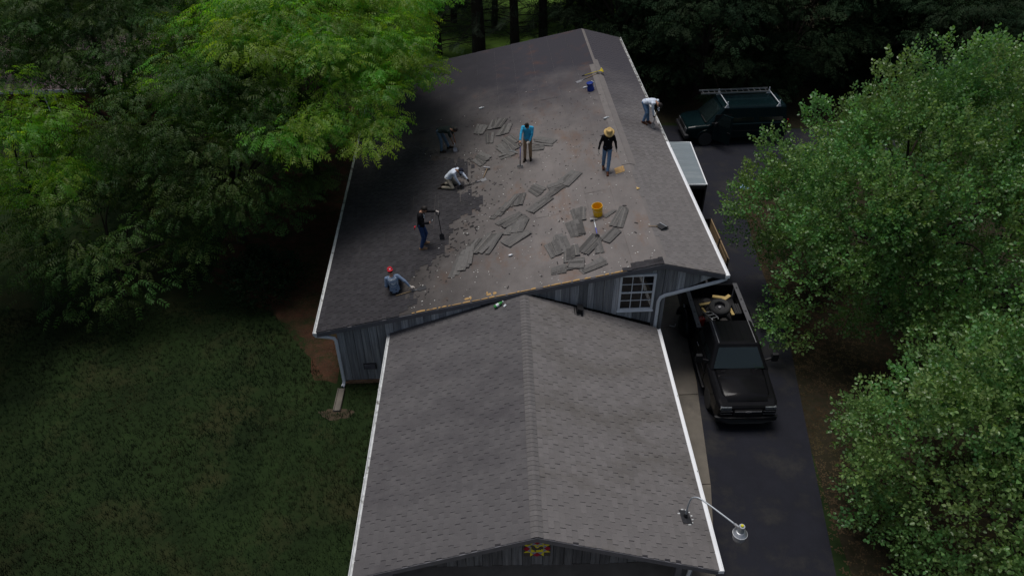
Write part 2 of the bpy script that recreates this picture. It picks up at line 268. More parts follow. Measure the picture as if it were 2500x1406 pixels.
    def mesh(s, name, mats):
        me = bpy.data.meshes.new(name); me.from_pydata(s.v, [], s.f)
        for m in (mats if isinstance(mats, (list, tuple)) else [mats]): me.materials.append(m)
        me.polygons.foreach_set('material_index', s.m)
        at = me.attributes.new('tint', 'FLOAT', 'FACE'); at.data.foreach_set('value', s.t)
        me.update()
        bm = bmesh.new(); bm.from_mesh(me); bmesh.ops.recalc_face_normals(bm, faces=bm.faces); bm.to_mesh(me); bm.free()
        return me
    def build(s, name, mats, parent=None, smooth=False, bevel=0, loc=None, rot=None):
        return link(name, s.mesh(name, mats), parent, smooth, bevel, loc, rot)

def link(name, me, parent=None, smooth=False, bevel=0, loc=None, rot=None):
    o = bpy.data.objects.new(name, me); COL.objects.link(o)
    if parent is not None: o.parent = parent
    if loc is not None: o.location = loc
    if rot is not None: o.rotation_euler = rot
    if smooth: me.polygons.foreach_set('use_smooth', [True]*len(me.polygons))
    if bevel:
        b = o.modifiers.new('bevel', 'BEVEL'); b.width = bevel; b.segments = 2; b.limit_method = 'ANGLE'; b.angle_limit = R(40)
    return o

def tag(o, label=None, cat=None, group=None, kind=None):
    if label: o['label'] = label
    if cat: o['category'] = cat
    if group: o['group'] = group
    if kind: o['kind'] = kind
    return o
def thing(name, label, cat, loc=(0, 0, 0), rot=(0, 0, 0), group=None):
    o = bpy.data.objects.new(name, None); COL.objects.link(o); o.location = loc; o.rotation_euler = rot; o.empty_display_size = 0.3
    return tag(o, label, cat, group)
def curve_pts(pts, n=6):
    """smooth a poly-line (Catmull-Rom)"""
    P = [Vector(p) for p in pts]; P = [P[0]*2-P[1]]+P+[P[-1]*2-P[-2]]; o = []
    for i in range(1, len(P)-2):
        for k in range(n):
            t = k/n; a, b, c, d = P[i-1], P[i], P[i+1], P[i+2]
            o.append(0.5*((2*b)+(c-a)*t+(2*a-5*b+4*c-d)*t*t+(3*b-a-3*c+d)*t**3))
    return o+[P[-2]]

# ------------------------------------------------------------------ measured building frame
GY, GW, ZE, ZR, YB, GRX = -0.0311, 4.2997, 2.2022, 3.6946, 8.78, 0.045        # garage: turn, half width, eave, ridge, wall line, ridge x
GS = (ZR-ZE)/GW
XL, ZL, XR, ZRR, X0, Z0, YF, YK = -6.3257, 2.4391, 6.6009, 4.1810, 4.6244, 4.6903, 8.655, 29.33   # barn roof
SL, SR = (Z0-ZL)/(X0-XL), (Z0-ZRR)/(XR-X0)
def roof_z(x): return ZL+(x-XL)*SL if x < X0 else Z0-(x-X0)*SR
def roof_n(x): return Vector((-SL, 0, 1)).normalized() if x < X0 else Vector((SR, 0, 1)).normalized()
def garage_world(x, y, z): return Vector((x*math.cos(GY)-y*math.sin(GY), x*math.sin(GY)+y*math.cos(GY), z))

# ------------------------------------------------------------------ ground
def sheet(name, poly, z, m, kind='structure', parent=None):
    me = bpy.data.meshes.new(name); me.from_pydata([(x, y, z) for x, y in poly], [], [tuple(range(len(poly)))]); me.materials.append(m); me.update()
    if me.polygons[0].normal.z < 0: me.flip_normals()
    o = link(name, me, parent); tag(o, kind=kind); return o
sheet('lawn', [(-300, -300), (300, -300), (300, 300), (-300, 300)], 0.0, M['lawn'])
sheet('far_lawn', [(-16, 35.5), (9, 34), (12, 60), (-20, 60)], 0.008, M['backgrass'])
def wobble(pts, amp, n=4):
    o = []
    for i in range(len(pts)):
        a, b = Vector(pts[i]), Vector(pts[(i+1) % len(pts)])
        for k in range(n):
            p = a.lerp(b, k/n); o.append((p.x+random.uniform(-amp, amp), p.y+random.uniform(-amp, amp)))
    return o
sheet('dirt_strip', wobble([(-6.0, 8.9), (-6.7, 9.0), (-7.5, 11), (-8.6, 12.4), (-9.6, 13.2), (-12, 15), (-12, 20), (-9, 31), (-5.6, 31)], 0.15), 0.004, M['dirt'])
sheet('garden_bed', wobble([(8.0, -4), (9.1, 5.6), (9.6, 8), (10.2, 15), (11, 21), (14.5, 23.4), (40, 24), (40, -12), (9, -12)], 0.06), 0.004, M['garden'])
sheet('forest_floor', wobble([(6.6, 27.5), (9.5, 27.6), (16, 26.6), (24, 26), (50, 26), (50, 60), (11, 60), (9, 34), (-5, 34), (-5, 30)], 0.15), 0.005, M['garden'])
sheet('driveway', [(3.9, -6), (6.6, -6), (7.95, 0), (8.38, 2.1), (9.32, 6.7), (9.9, 9.5), (10.4, 15), (11.2, 20.5), (15.5, 23.6), (26, 24), (26, 26), (15, 26.6), (9, 27.4), (6.6, 27.4), (4.9, 27), (4.9, 3)], 0.012, M['asphalt'])
path = sheet('concrete_path', [(3.2, -6), (3.95, -6), (4.93, 1.07), (5.49, 3.68), (6.18, 8.2), (6.62, 13.5), (4.9, 13.5), (4.88, 8.7), (4.2, 0), (3.2, 0)], 0.016, M['mortar'])
edge = [(-6, 3.30, 3.92), (-2.5, 3.7, 4.36), (0.55, 4.0, 4.83), (3.92, 4.15, 5.55), (7.55, 4.35, 6.07), (10.95, 4.86, 6.42), (13.5, 4.9, 6.6)]
for (ya, xa0, xa1), (yb, xb0, xb1) in zip(edge[:-1], edge[1:]):
    g = 0.012; mb = MB(); mb.prism([(xa0, ya+g), (xa1, ya+g), (xb1, yb-g), (xb0, yb-g)], 0.020, 0.05)
    mb.build('concrete_slab', M['concrete'], path, bevel=0.006)
tag(sheet('garage_floor', [(-4.3, -6), (3.28, -6), (3.98, -.02), (4.05, 8.6), (-4.0, 8.75), (-4.2, 0)], 0.014, M['bay_floor']))

sheet('bare_soil', wobble([(-6.35, 7.25), (-5.95, 7.1), (-5.4, 7.2), (-5.3, 7.5), (-5.7, 7.6), (-6.1, 7.62), (-6.5, 7.5)], 0.06), 0.006, mat('sandy_soil', (0.06, 0.043, 0.027), (0.035, 0.029, 0.018), scale=6, rough=1, bump=.5))
# splash slab below the downspout, on the grass
mb = MB(); mb.prism([(-0.125, -0.5), (0.125, -0.5), (0.115, 0.5), (-0.115, 0.5)], 0, 0.07)
mb.box((-0.1, 0, 0.085), (0.035, 0.98, 0.03)); mb.box((0.1, 0, 0.085), (0.035, 0.98, 0.03))
tag(mb.build('splash_slab', M['concrete'], loc=(-5.87, 7.98, 0.005), rot=(0, 0, R(-2)), bevel=0.008), 'narrow concrete splash slab lying on the grass below the white downspout', 'splash slab')

# ------------------------------------------------------------------ shingles
def tab_mesh(mb, P, v0, v1, u0, u1, thick=0.014, tint=None, mi=0):
    h0 = 0.003
    pts = [P(v0, u0, h0), P(v0, u1, h0), P(v1, u1, thick), P(v1, u0, thick), P(v1, u1, -.001), P(v1, u0, -.001), P(v0, u0, -.001), P(v0, u1, -.001)]
    mb.add(pts, [(0, 1, 2, 3), (3, 2, 4, 5), (0, 3, 5, 6), (1, 7, 4, 2)], mi, tint)
def tab_variants(name, m, e, wd, k=10):
    out = []
    for i in range(k):
        mb = MB(); tab_mesh(mb, lambda v, u, h: Vector((v, u, h)), 0, e, 0, wd, 0.014, tint=random.random()); out.append(mb.mesh(name, m))
    return out

# ------------------------------------------------------------------ garage
garage = thing('garage', 'low grey shingled garage with a quilt star in its gable, in front of the barn', 'garage', (0, 0, 0), (0, 0, GY))
gy0, gy1 = 0.0, 8.66
mb = MB()
for s in (-1, 1):
    xe = GRX+s*(GW-0.02*s*0)
    mb.add([(GRX, gy0, ZR), (GRX, gy1, ZR), (xe, gy1, ZR-GS*GW), (xe, gy0, ZR-GS*GW), (GRX, gy0, ZR-.13), (GRX, gy1, ZR-.13), (xe, gy1, ZR-GS*GW-.13), (xe, gy0, ZR-GS*GW-.13)],
           [(0, 1, 2, 3), (4, 7, 6, 5), (0, 3, 7, 4), (3, 2, 6, 7), (1, 5, 6, 2)])
groof = mb.build('roof', M['shingle_dark'], garage)
gang = math.atan(GS); gcs, gsn = math.cos(gang), math.sin(gang)
E_, W_ = 0.143, 0.305
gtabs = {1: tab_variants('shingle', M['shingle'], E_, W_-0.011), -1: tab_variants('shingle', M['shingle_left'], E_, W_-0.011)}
field = MB(); nparts = 0
nc = int(GW/gcs/E_)+1
for s in (-1, 1):
    down = Vector((s*gcs, 0, -gsn)); nn = Vector((s*gsn, 0, gcs)); o0 = Vector((GRX, 0, ZR))
    for c in range(nc):
        v0 = c*E_; v1 = min(v0+E_, GW/gcs+0.02)
        off = -((c*0.5+random.uniform(-.16, .16)) % 1)*W_
        for k in range(-1, 30):
            u0 = off+k*W_+random.uniform(-.008, .008); u1 = u0+W_-0.011
            if u1 < gy0+.03 or u0 > gy1: continue
            if u0 >= gy0-0.02 and u0 < gy0+1.25 and nparts < 298 and v1-v0 > E_*.99:
                ang = Matrix((down, Vector((0, s*1.0, 0)), nn)).transposed().to_euler()
                o = link('shingle', random.choice(gtabs[s]), groof, loc=o0+down*v0+Vector((0, u0 if s > 0 else u0+W_-0.011, 0)), rot=ang); nparts += 1
                continue
            u0c, u1c = max(u0, gy0-.02), min(u1, gy1)
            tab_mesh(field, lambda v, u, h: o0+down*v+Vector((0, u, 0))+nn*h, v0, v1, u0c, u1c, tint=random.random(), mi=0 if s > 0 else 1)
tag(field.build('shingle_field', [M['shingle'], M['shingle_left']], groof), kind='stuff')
capm = []
for i in range(5):
    mb = MB(); hw = 0.15
    L = [Vector((-hw*gcs, 0, -hw*gsn)), Vector((-.03, 0, -.004)), Vector((.03, 0, -.004)), Vector((hw*gcs, 0, -hw*gsn))]
    a = [p+Vector((0, 0, .022)) for p in L]; b = [p+Vector((0, .165, .010)) for p in L]
    mb.add(a+b+[p+Vector((0, 0, -.012)) for p in a], [(0, 1, 5, 4), (1, 2, 6, 5), (2, 3, 7, 6), (0, 8, 9, 1), (1, 9, 10, 2), (2, 10, 11, 3), (0, 4, 8), (3, 11, 7)], 0, random.random())
    capm.append(mb.mesh('ridge_cap', M['ridge_shingle']))
for i in range(int(8.6/0.143)): link('ridge_cap', random.choice(capm), groof, loc=(GRX, -0.02+i*0.143, ZR+.004))
# rake trim, gutters
def gable_bar(mb, xa, xb, y, zt, hgt, th, zf):
    n = 2
    mb.add([(xa, y, zf(xa)-zt), (xb, y, zf(xb)-zt), (xb, y, zf(xb)-zt-hgt), (xa, y, zf(xa)-zt-hgt), (xa, y+th, zf(xa)-zt), (xb, y+th, zf(xb)-zt), (xb, y+th, zf(xb)-zt-hgt), (xa, y+th, zf(xa)-zt-hgt)],
           [(0, 1, 2, 3), (4, 7, 6, 5), (0, 4, 5, 1), (3, 2, 6, 7), (0, 3, 7, 4), (1, 5, 6, 2)])
gz = lambda x: ZR-abs(x-GRX)*GS
for s in (-1, 1):
    mb = MB(); gable_bar(mb, GRX+s*0.001, GRX+s*GW, -0.035, 0.012, 0.15, 0.03, gz); mb.build('rake_board', M['trim'], garage)
def gutter(parent, xa, y0, y1, zt, s, m, mfill=None, wd=0.115, dp=0.10, endcap=True):
    """open-topped box gutter; s = outward side"""
    mb = MB(); t = 0.006
    for (cx, cz, dx, dz) in ((s*t/2, -dp/2, t, dp), (s*wd/2, -dp+t/2, wd-2*t-.002, t), (s*(wd-t/2), -dp/2+.004, t, dp+.008), (s*(wd-.012), .006, .022, .006)):
        mb.box((xa+cx, (y0+y1)/2, zt+cz), (dx, y1-y0, dz))
    if endcap: mb.box((xa+s*wd/2, y0-.004, zt-dp/2), (wd+.004, .007, dp+.012))
    o = mb.build('gutter', m, parent)
    f = MB(); f.box((xa+s*wd/2, (y0+y1)/2, zt-(.03 if mfill is None else .022)), (wd-2*t-.006, y1-y0-.01, .02)); f.build('gutter_trough', mfill or m, o)
    k = y0+2.9
    while k < y1-.5:
        sm_ = MB(); sm_.box((xa+s*(wd+.004), k, zt-dp/2+.006), (.006, .05, dp+.014)); sm_.box((xa+s*(wd-.012), k, zt+.010), (.03, .05, .005)); sm_.build('gutter_joint', M['white_dirty'], o); k += random.uniform(2.7, 3.3)
    return o
gutter(garage, GRX-GW+.0, gy0-.01, gy1-.1, ZE+.0, -1, M['white_dirty'])
gutter(garage, GRX+GW-.0, gy0-.03, gy1-.05, ZE+.0, 1, M['white'], wd=0.13)
# gable boards (front, above the open bays)
def board_row(parent, wall, x0, x1, y, ztop, zbot, m, wd=0.265, th=0.028, jit=0.0, name='board'):
    x = x0
    while x < x1-0.03:
        wv = min(wd*random.uniform(.8, 1.15), x1-x); a, b = x+.006, x+wv-.006
        yy = y-random.uniform(0, .012); jb = random.uniform(-jit, jit)
        za, zb_ = ztop(a), ztop(b); qa, qb = zbot(a)+jb, zbot(b)+jb
        if max(za-qa, zb_-qb) > 0.04:
            za = max(za, qa+.01); zb_ = max(zb_, qb+.01)
            mb = MB(); c = Vector(((a+b)/2, yy, (qa+za)/2))
            pts = [Vector(p) for p in ((a, yy-th, qa), (b, yy-th, qb), (b, yy-th, zb_), (a, yy-th, za), (a, yy, qa), (b, yy, qb), (b, yy, zb_), (a, yy, za))]
            mb.add(pts, [(0, 1, 2, 3), (4, 7, 6, 5), (0, 4, 5, 1), (3, 2, 6, 7), (0, 3, 7, 4), (1, 5, 6, 2)], 0, random.random())
            mb.build(name, m, wall)
        x += wv
mb = MB(); mb.add([(-3.6, .15, 2.34), (3.6, .15, 2.34), (3.6, .15, 2.40), (GRX, .15, ZR-.16), (-3.6, .15, 2.40), (-3.6, .19, 2.34), (3.6, .19, 2.34), (3.6, .19, 2.40), (GRX, .19, ZR-.16), (-3.6, .19, 2.40)],
                  [(0, 1, 2, 3, 4), (9, 8, 7, 6, 5), (0, 5, 6, 1)])
gw = mb.build('gable_wall', M['interior'], garage)
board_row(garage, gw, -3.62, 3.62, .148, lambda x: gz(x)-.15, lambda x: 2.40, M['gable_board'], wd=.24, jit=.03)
for x in (-3.45, 3.5):
    mb = MB(); mb.box((x, .3, 1.08), (.15, .15, 2.16)); mb.build('post', M['trim'], garage, bevel=.008)
for s in (-1, 1):
    mb = MB(); mb.box((s*3.95, 4.6, 1.05), (.1, 8.0, 2.1)); mb.build('side_wall', M['board'], garage)
def downspout(parent, pts, m, w=.085, d=.065):
    mb = MB(); P = curve_pts(pts, 1); n = len(pts); sec = []
    for i, p in enumerate(pts):
        p = Vector(p); dn = (Vector(pts[min(i+1, n-1)])-Vector(pts[max(i-1, 0)])).normalized()
        y = Vector((0, 1, 0)); sx = dn.cross(y).normalized(); yy = sx.cross(dn).normalized()
        sec.append([p+sx*(a*w/2)+yy*(b*d/2) for a, b in ((-1, -.6), (-.7, -1), (.7, -1), (1, -.6), (1, .6), (.7, 1), (-.7, 1), (-1, .6))])
    mb.loft(sec)
    return mb.build('downspout', m, parent)
downspout(garage, [(4.33, .12, 2.1), (4.3, .14, 2.02), (3.9, .28, 1.85), (3.8, .31, 1.75), (3.78, .31, 1.4), (3.78, .31, .12)], M['greypaint'])
# quilt star
qm = [M['black'], M['quilt_yellow'], M['quilt_red'], M['quilt_lilac']]
q = thing('barn_quilt', 'painted quilt star of yellow and red with black rooster in the garage gable', 'sign', garage_world(0.06, .10, 3.09), (R(90), 0, GY))
mb = MB(); mb.box((0, 0, -.012), (.62, .62, .02)); mb.build('backing_board', M['black'], q)
mb = MB(); a, b = .105*1.5, .31
def tri(p, mi): mb.prism(p, .0, .004, mi)
mb.prism([(-a, -a), (a, -a), (a, a), (-a, a)], 0, .0045, 1)
for k in range(4):
    c, s = round(math.cos(k*PI/2)), round(math.sin(k*PI/2)); rt = lambda x, y: (x*c-y*s, x*s+y*c)
    tri([rt(-a, a+.004), rt(-a*.05, a+.004), rt(-a, b)], 1); tri([rt(a, a+.004), rt(a, b), rt(a*.05, a+.004)], 1)
    mid = a+(b-a)*.5
    mb.prism([rt(-a*.62, a+.012+(b-a)*.45), rt(0, a+.006), rt(a*.62, a+.012+(b-a)*.45), rt(0, b+.004)], .0065, .0085, 2)
    mb.prism([rt(-a*.92, a-.012), rt(-.004, a-.012), rt(-a*.5, a+(b-a)*.5)], .0045, .006, 3); mb.prism([rt(.004, a-.012), rt(a*.92, a-.012), rt(a*.5, a+(b-a)*.5)], .0045, .006, 3)
mb.build('star', qm, q)
mb = MB(); sc = .00235
ro = [(-62, 48), (-56, 60), (-50, 52), (-44, 62), (-38, 52), (-30, 50), (-22, 34), (-12, 12), (2, 6), (14, 16), (28, 36), (44, 40), (56, 30), (62, 8), (60, -14), (54, -4), (50, -20), (44, -6), (36, -22), (24, -16), (8, -22), (-10, -24), (-16, -42), (-4, -48), (-24, -50), (-24, -26), (-44, -16), (-60, -4), (-54, 10), (-56, 26), (-66, 36)]
mb.prism([(x*sc, y*sc) for x, y in ro], .005, .009); mb.prism([(-.028, .125), (.045, .125), (.01, .06)], .0055, .0075, 0) if False else None
mb.build('rooster', M['black'], q)
mb = MB(); mb.prism([(-.03, .118), (.05, .118), (.008, .045)], .005, .007); mb.build('star_facet', M['quilt_lilac'], q)

# ------------------------------------------------------------------ barn
barn = thing('barn', 'large barn with half-stripped long left roof slope and weathered grey board wall', 'barn', (0, 19, 0))
class _B:            # children keep world coordinates
    pass
def bpart(mb, name, m, parent=None, **k):
    o = mb.build(name, m, parent or barn, **k)
    if parent is None or parent is barn: o.matrix_parent_inverse = Matrix.Translation((0, -19, 0))
    return o
mb = MB(); t = .10
for xa, xb, za, zb in ((XL, X0, ZL, Z0), (X0, XR, Z0, ZRR)):
    mb.add([(xa, YF, za), (xb, YF, zb), (xb, YK, zb), (xa, YK, za), (xa, YF, za-t), (xb, YF, zb-t), (xb, YK, zb-t), (xa, YK, za-t)],
           [(0, 1, 2, 3), (4, 7, 6, 5), (0, 4, 5, 1), (2, 6, 7, 3)] + ([(0, 3, 7, 4)] if xa == XL else [(1, 5, 6, 2)]))
broof = bpart(mb, 'roof', M['felt_pale'])
bang = {-1: math.atan(SL), 1: math.atan(SR)}
def slope_P(s):
    a = bang[s]; down = Vector((s*math.cos(a), 0, -math.sin(a))); nn = Vector((s*math.sin(a), 0, math.cos(a)))
    return down, nn, Vector((X0, 0, Z0))
# felt sheets, laid along the slope
down, nn, o0 = slope_P(-1); LL = (X0-XL)/math.cos(bang[-1]); nsh = 12; wv = LL/nsh
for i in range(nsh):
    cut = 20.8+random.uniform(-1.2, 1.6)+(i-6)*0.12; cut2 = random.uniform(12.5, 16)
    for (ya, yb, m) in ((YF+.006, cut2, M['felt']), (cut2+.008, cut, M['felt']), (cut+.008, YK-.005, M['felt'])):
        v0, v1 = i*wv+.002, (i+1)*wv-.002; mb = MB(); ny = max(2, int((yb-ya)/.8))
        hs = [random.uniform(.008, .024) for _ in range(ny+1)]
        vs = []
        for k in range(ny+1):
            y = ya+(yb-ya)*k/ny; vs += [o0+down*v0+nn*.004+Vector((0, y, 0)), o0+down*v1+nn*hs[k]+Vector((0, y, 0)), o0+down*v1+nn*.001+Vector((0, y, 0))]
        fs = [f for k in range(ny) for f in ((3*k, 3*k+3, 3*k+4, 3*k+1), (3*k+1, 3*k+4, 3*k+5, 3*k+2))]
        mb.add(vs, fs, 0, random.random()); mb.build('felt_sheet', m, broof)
# the strip along the ridge laid bare
mb = MB()
for s, v1 in ((-1, .22), (1, .16)):
    dn, n2, o = slope_P(s)
    mb.add([o+n2*.02+Vector((0, 14.9, 0)), o+n2*.02+Vector((0, 24.5, 0)), o+n2*.02+dn*v1+Vector((0, 24.5, 0)), o+n2*.02+dn*v1*1.3+Vector((0, 14.9, 0))], [(0, 1, 2, 3)])
mb.build('ridge_felt', M['felt_pale'], broof)
# intact shingles: the right slope, and the lower left of the long slope
btabs = tab_variants('shingle', M['shingle'], E_, W_-0.011)
field = MB(); nparts = 0
dn, n2, o = slope_P(1); nc = int((XR-X0)/math.cos(bang[1])/E_)
ys = []
for c in range(nc+1):
    off = ((c*0.37+(c % 2)*.2) % 1)*W_
    for k in range(80):
        u0 = YF-.02+k*W_-off; u1 = u0+W_-.014
        if u1 < YF or u0 > YK: continue
        if c == 0 and (8.9 < u0 < 9.9 or 11.2 < u0 < 12.3 or u0 > 14.4): continue
        if c == 1 and 14.8 < u0 < 25: continue
        ys.append((max(u0, YF-.02), min(u1, YK), c))
ys.sort()
for u0, u1, c in ys:
    v0 = c*E_; v1 = v0+E_
    if nparts < 298 and u1-u0 > W_*.95 and c < nc:
        ang = Matrix((dn, Vector((0, 1, 0)), n2)).transposed().to_euler()
        link('shingle', random.choice(btabs), broof, loc=o+dn*v0+n2*.001+Vector((0, u0, 0)), rot=ang); nparts += 1
    else:
        tab_mesh(field, lambda v, u, h: o+dn*v+Vector((0, u, 0))+n2*(h+.001), v0, min(v1, (XR-X0)/math.cos(bang[1])+.01), u0, u1, tint=random.random())
tag(field.build('shingle_field', M['shingle_far_shade'], broof), kind='stuff')
BD = [(8.5, -3.75), (8.86, -3.52), (10.77, -3.0), (11.9, -2.18), (12.87, -1.68), (14.28, -1.07), (15.4, -1.35), (16.57, -1.5), (17.98, -1.7), (18.62, -2.64), (20.04, -3.75), (21.41, -4.3), (24, -5.2), (30, -5.9)]
def xb(y): return float(np.interp(y, [b[0] for b in BD], [b[1] for b in BD]))
field = MB(); dn, n2, o = slope_P(-1); nc = int(LL/E_)
for c in range(20, nc+1):
    off = ((c*0.37+(c % 2)*.21) % 1)*W_
    v0 = c*E_; v1 = min(v0+E_, LL+.01); x = X0-v0*math.cos(bang[-1])
    for k in range(80):
        u0 = YF-.02+k*W_-off; u1 = u0+W_-.014
        if u1 < YF or u0 > YK: continue
        if x > xb(u0)+random.uniform(-.25, .25)+.3*math.sin(u0*2.3): continue
        tab_mesh(field, lambda v, u, h: o+dn*v+Vector((0, u, 0))+n2*(h+.016), v0, v1, max(u0, YF-.02), min(u1, YK), tint=random.random())
    for k in range(4):      # the border left along the front edge beside the ridge
        pass
for c in range(0, 9):
    for k in range(2):
        u0 = YF-.02+k*.17+random.uniform(-.02, .02)
        if c > 6 and k: continue
        tab_mesh(field, lambda v, u, h: o+dn*v+Vector((0, u, 0))+n2*(h+.02), c*E_, c*E_+E_, u0, u0+.165, tint=random.random())
tag(field.build('old_shingle_field', M['shingle_dark'], broof), kind='stuff')
# bare sheathing along the front edge, and two torn-out spots
x = -3.24
while x < 3.3:
    L = random.uniform(.07, .34); dp = random.uniform(.018, .065)
    if random.random() < .84:
        mb = MB(); zz = lambda xx: roof_z(xx)+.02
        p = [(x, YF-.012), (x+L, YF-.012), (x+L*.97, YF+dp*random.uniform(.5, 1)), (x+L*.55, YF+dp), (x+L*.1, YF+dp*random.uniform(.4, 1))]
        mb.add([(a, b, zz(a)) for a, b in p]+[(a, b, zz(a)-.018) for a, b in p], [(0, 1, 2, 3, 4), (9, 8, 7, 6, 5)]+[(i, 5+i, 5+(i+1) % 5, (i+1) % 5) for i in range(5)])
        mb.build('sheathing_strip', M['wood'], broof)
    x += L+random.uniform(.005, .05)
for cx, cy, sx, sy in ((-1.48, 8.83, .09, .06), (-1.37, 8.83, .04, .09), (-.78, 8.83, .09, .06), (-.60, 8.84, .07, .07), (-.84, 8.93, .03, .07)):
    mb = MB(); p = [(cx+sx*math.cos(k*1.05)*random.uniform(.7, 1.2), cy+sy*math.sin(k*1.05)*random.uniform(.7, 1.2)) for k in range(6)]
    mb.add([(a, b, roof_z(a)+.021) for a, b in p]+[(a, b, roof_z(a)) for a, b in p], [tuple(range(6))]+[(i, 6+i, 6+(i+1) % 6, (i+1) % 6) for i in range(6)]); mb.build('sheathing_strip', M['wood'], broof)
# bare boards patch near the ridge
for i, (dx, wv_) in enumerate(((-.13, .10), (0, .15), (.125, .08))):
    mb = MB(); c = Vector((4.22+dx, 14.58, 0)); P = [(c.x-wv_/2, c.y-.24+i*.03), (c.x+wv_/2, c.y-.20+i*.03), (c.x+wv_/2+.01, c.y+.20+i*.03), (c.x-wv_/2+.01, c.y+.19+i*.03)]
    mb.add([(a, b, roof_z(a)+.024) for a, b in P]+[(a, b, roof_z(a)+.0) for a, b in P], [(0, 1, 2, 3)]+[(i2, 4+i2, 4+(i2+1) % 4, (i2+1) % 4) for i2 in range(4)]); mb.build('sheathing_board', M['wood'], broof)
# rake boards
for xa, xb_ in ((XL, X0), (X0, XR)):
    mb = MB(); gable_bar(mb, xa, xb_, YF-.03, .02, .16, .028, roof_z); bpart(mb, 'rake_board', M['trim'])
    mb = MB(); gable_bar(mb, xa, xb_, YK+.002, .02, .16, .028, roof_z); bpart(mb, 'rake_board', M['trim'])
# gutters and downspouts
g = gutter(None, XL+.0, YF-.03, YK, ZL-.01, -1, M['white_dirty'], wd=.12); g.parent = barn; g.matrix_parent_inverse = Matrix.Translation((0, -19, 0))
g = gutter(None, XR, YF-.06, 17.6, ZRR-.005, 1, M['white'], wd=.13); g.parent = barn; g.matrix_parent_inverse = Matrix.Translation((0, -19, 0))
g = gutter(None, XR, 17.61, YK, ZRR-.005, 1, M['white_dirty'], M['gutter_dirt'], wd=.13, endcap=False); g.parent = barn; g.matrix_parent_inverse = Matrix.Translation((0, -19, 0))
for pts in ([(6.68, 8.69, 4.08), (6.66, 8.69, 3.98), (6.45, 8.69, 3.88), (5.2, 8.69, 3.52), (4.78, 8.69, 3.40), (4.66, 8.69, 3.32), (4.61, 8.69, 3.15), (4.61, 8.69, 2.10)],
            [(-6.40, 8.69, 2.35), (-6.39, 8.69, 2.27), (-5.95, 8.69, 2.19), (-5.82, 8.69, 2.14), (-5.77, 8.69, 2.02), (-5.77, 8.69, .2), (-5.79, 8.66, .1), (-5.82, 8.56, .07)]):
    d_ = downspout(None, pts, M['greypaint'], w=.105, d=.08); d_.parent = barn; d_.matrix_parent_inverse = Matrix.Translation((0, -19, 0))
# walls
WL, WR = -5.74, 4.84
mb = MB()
mb.add([(WL, 8.80, 0), (WR, 8.80, 0), (WR, 8.80, 3.3), (6.3, 8.80, 4.02), (X0+.3, 8.80, roof_z(X0+.3)-.13), (X0, 8.80, Z0-.13), (WL, 8.80, roof_z(WL)-.12)], [(0, 1, 2, 3, 4, 5, 6)])
wall = bpart(mb, 'wall', M['interior'])
gslope_z = lambda x: ZR-abs(x-.3)*GS+.0    # garage roof where it meets the wall
def wbot(x):
    if x > WR: return 3.3+(x-WR)*(4.02-3.3)/(6.3-WR)
    if x < -4.03 or x > 4.6: return .17
    return gslope_z(x)-.03
WX0, WX1, WZ0, WZ1 = 3.32, 4.46, 2.80, 4.24
xs = WL
def seg_rows(x0, x1, zt, zb, m): board_row(barn, wall, x0, x1, 8.798, zt, zb, m)
top = lambda x: roof_z(x)-.13
seg_rows(WL, WX0, top, wbot, M['board'])
seg_rows(WX0, WX1, top, lambda x: WZ1, M['board']); seg_rows(WX0, WX1, lambda x: WZ0, wbot, M['board'])
seg_rows(WX1, WR, top, wbot, M['board']); seg_rows(WR, 6.25, top, wbot, M['board'])
for (x0, y0, x1, y1) in ((WL, 8.83, WL+.06, YK-.2), (WR-.06, 8.83, WR, YK-.2)):
    mb = MB(); zt = roof_z((x0+x1)/2)-.14; mb.box(((x0+x1)/2, (y0+y1)/2, zt/2), (x1-x0, y1-y0, zt)); bpart(mb, 'side_wall', M['board'])
mb = MB(); mb.add([(WL, YK-.15, 0), (WR, YK-.15, 0), (WR, YK-.15, roof_z(WR)-.12), (X0, YK-.15, Z0-.12), (WL, YK-.15, roof_z(WL)-.12)], [(0, 1, 2, 3, 4)]); bpart(mb, 'back_wall', M['board'])
# brick footing on the left
mb = MB(); mb.box(((WL-4.0)/2, 8.79, .085), (WL*-1-4.0-.02, .02, .17)); foot = bpart(mb, 'footing', M['mortar'])
bm_ = []
for i in range(4):
    mb = MB(); mb.box((0, 0, 0), (.195, .05, .062)); mb.t = [random.random()]*len(mb.t); bm_.append(mb.mesh('brick', M['brick']))
for c in range(2):
    for k in range(9):
        x = WL+.10+k*.207+(.1 if c else 0)
        if x < -3.95: link('brick', random.choice(bm_), foot, loc=(x, 8.765+random.uniform(-.004, .004), .045+c*.078))
# wall vent
mb = MB(); mb.box((-4.83, 8.735, .80), (.42, .04, .24)); ventp = bpart(mb, 'wall_vent', M['darksteel'])
for k in range(4):
    mb = MB(); mb.box((-4.83, 8.708, .72+k*.055), (.36, .02, .03), rot=Matrix.Rotation(R(35), 3, 'X')); mb.build('louvre', M['trim'], ventp)
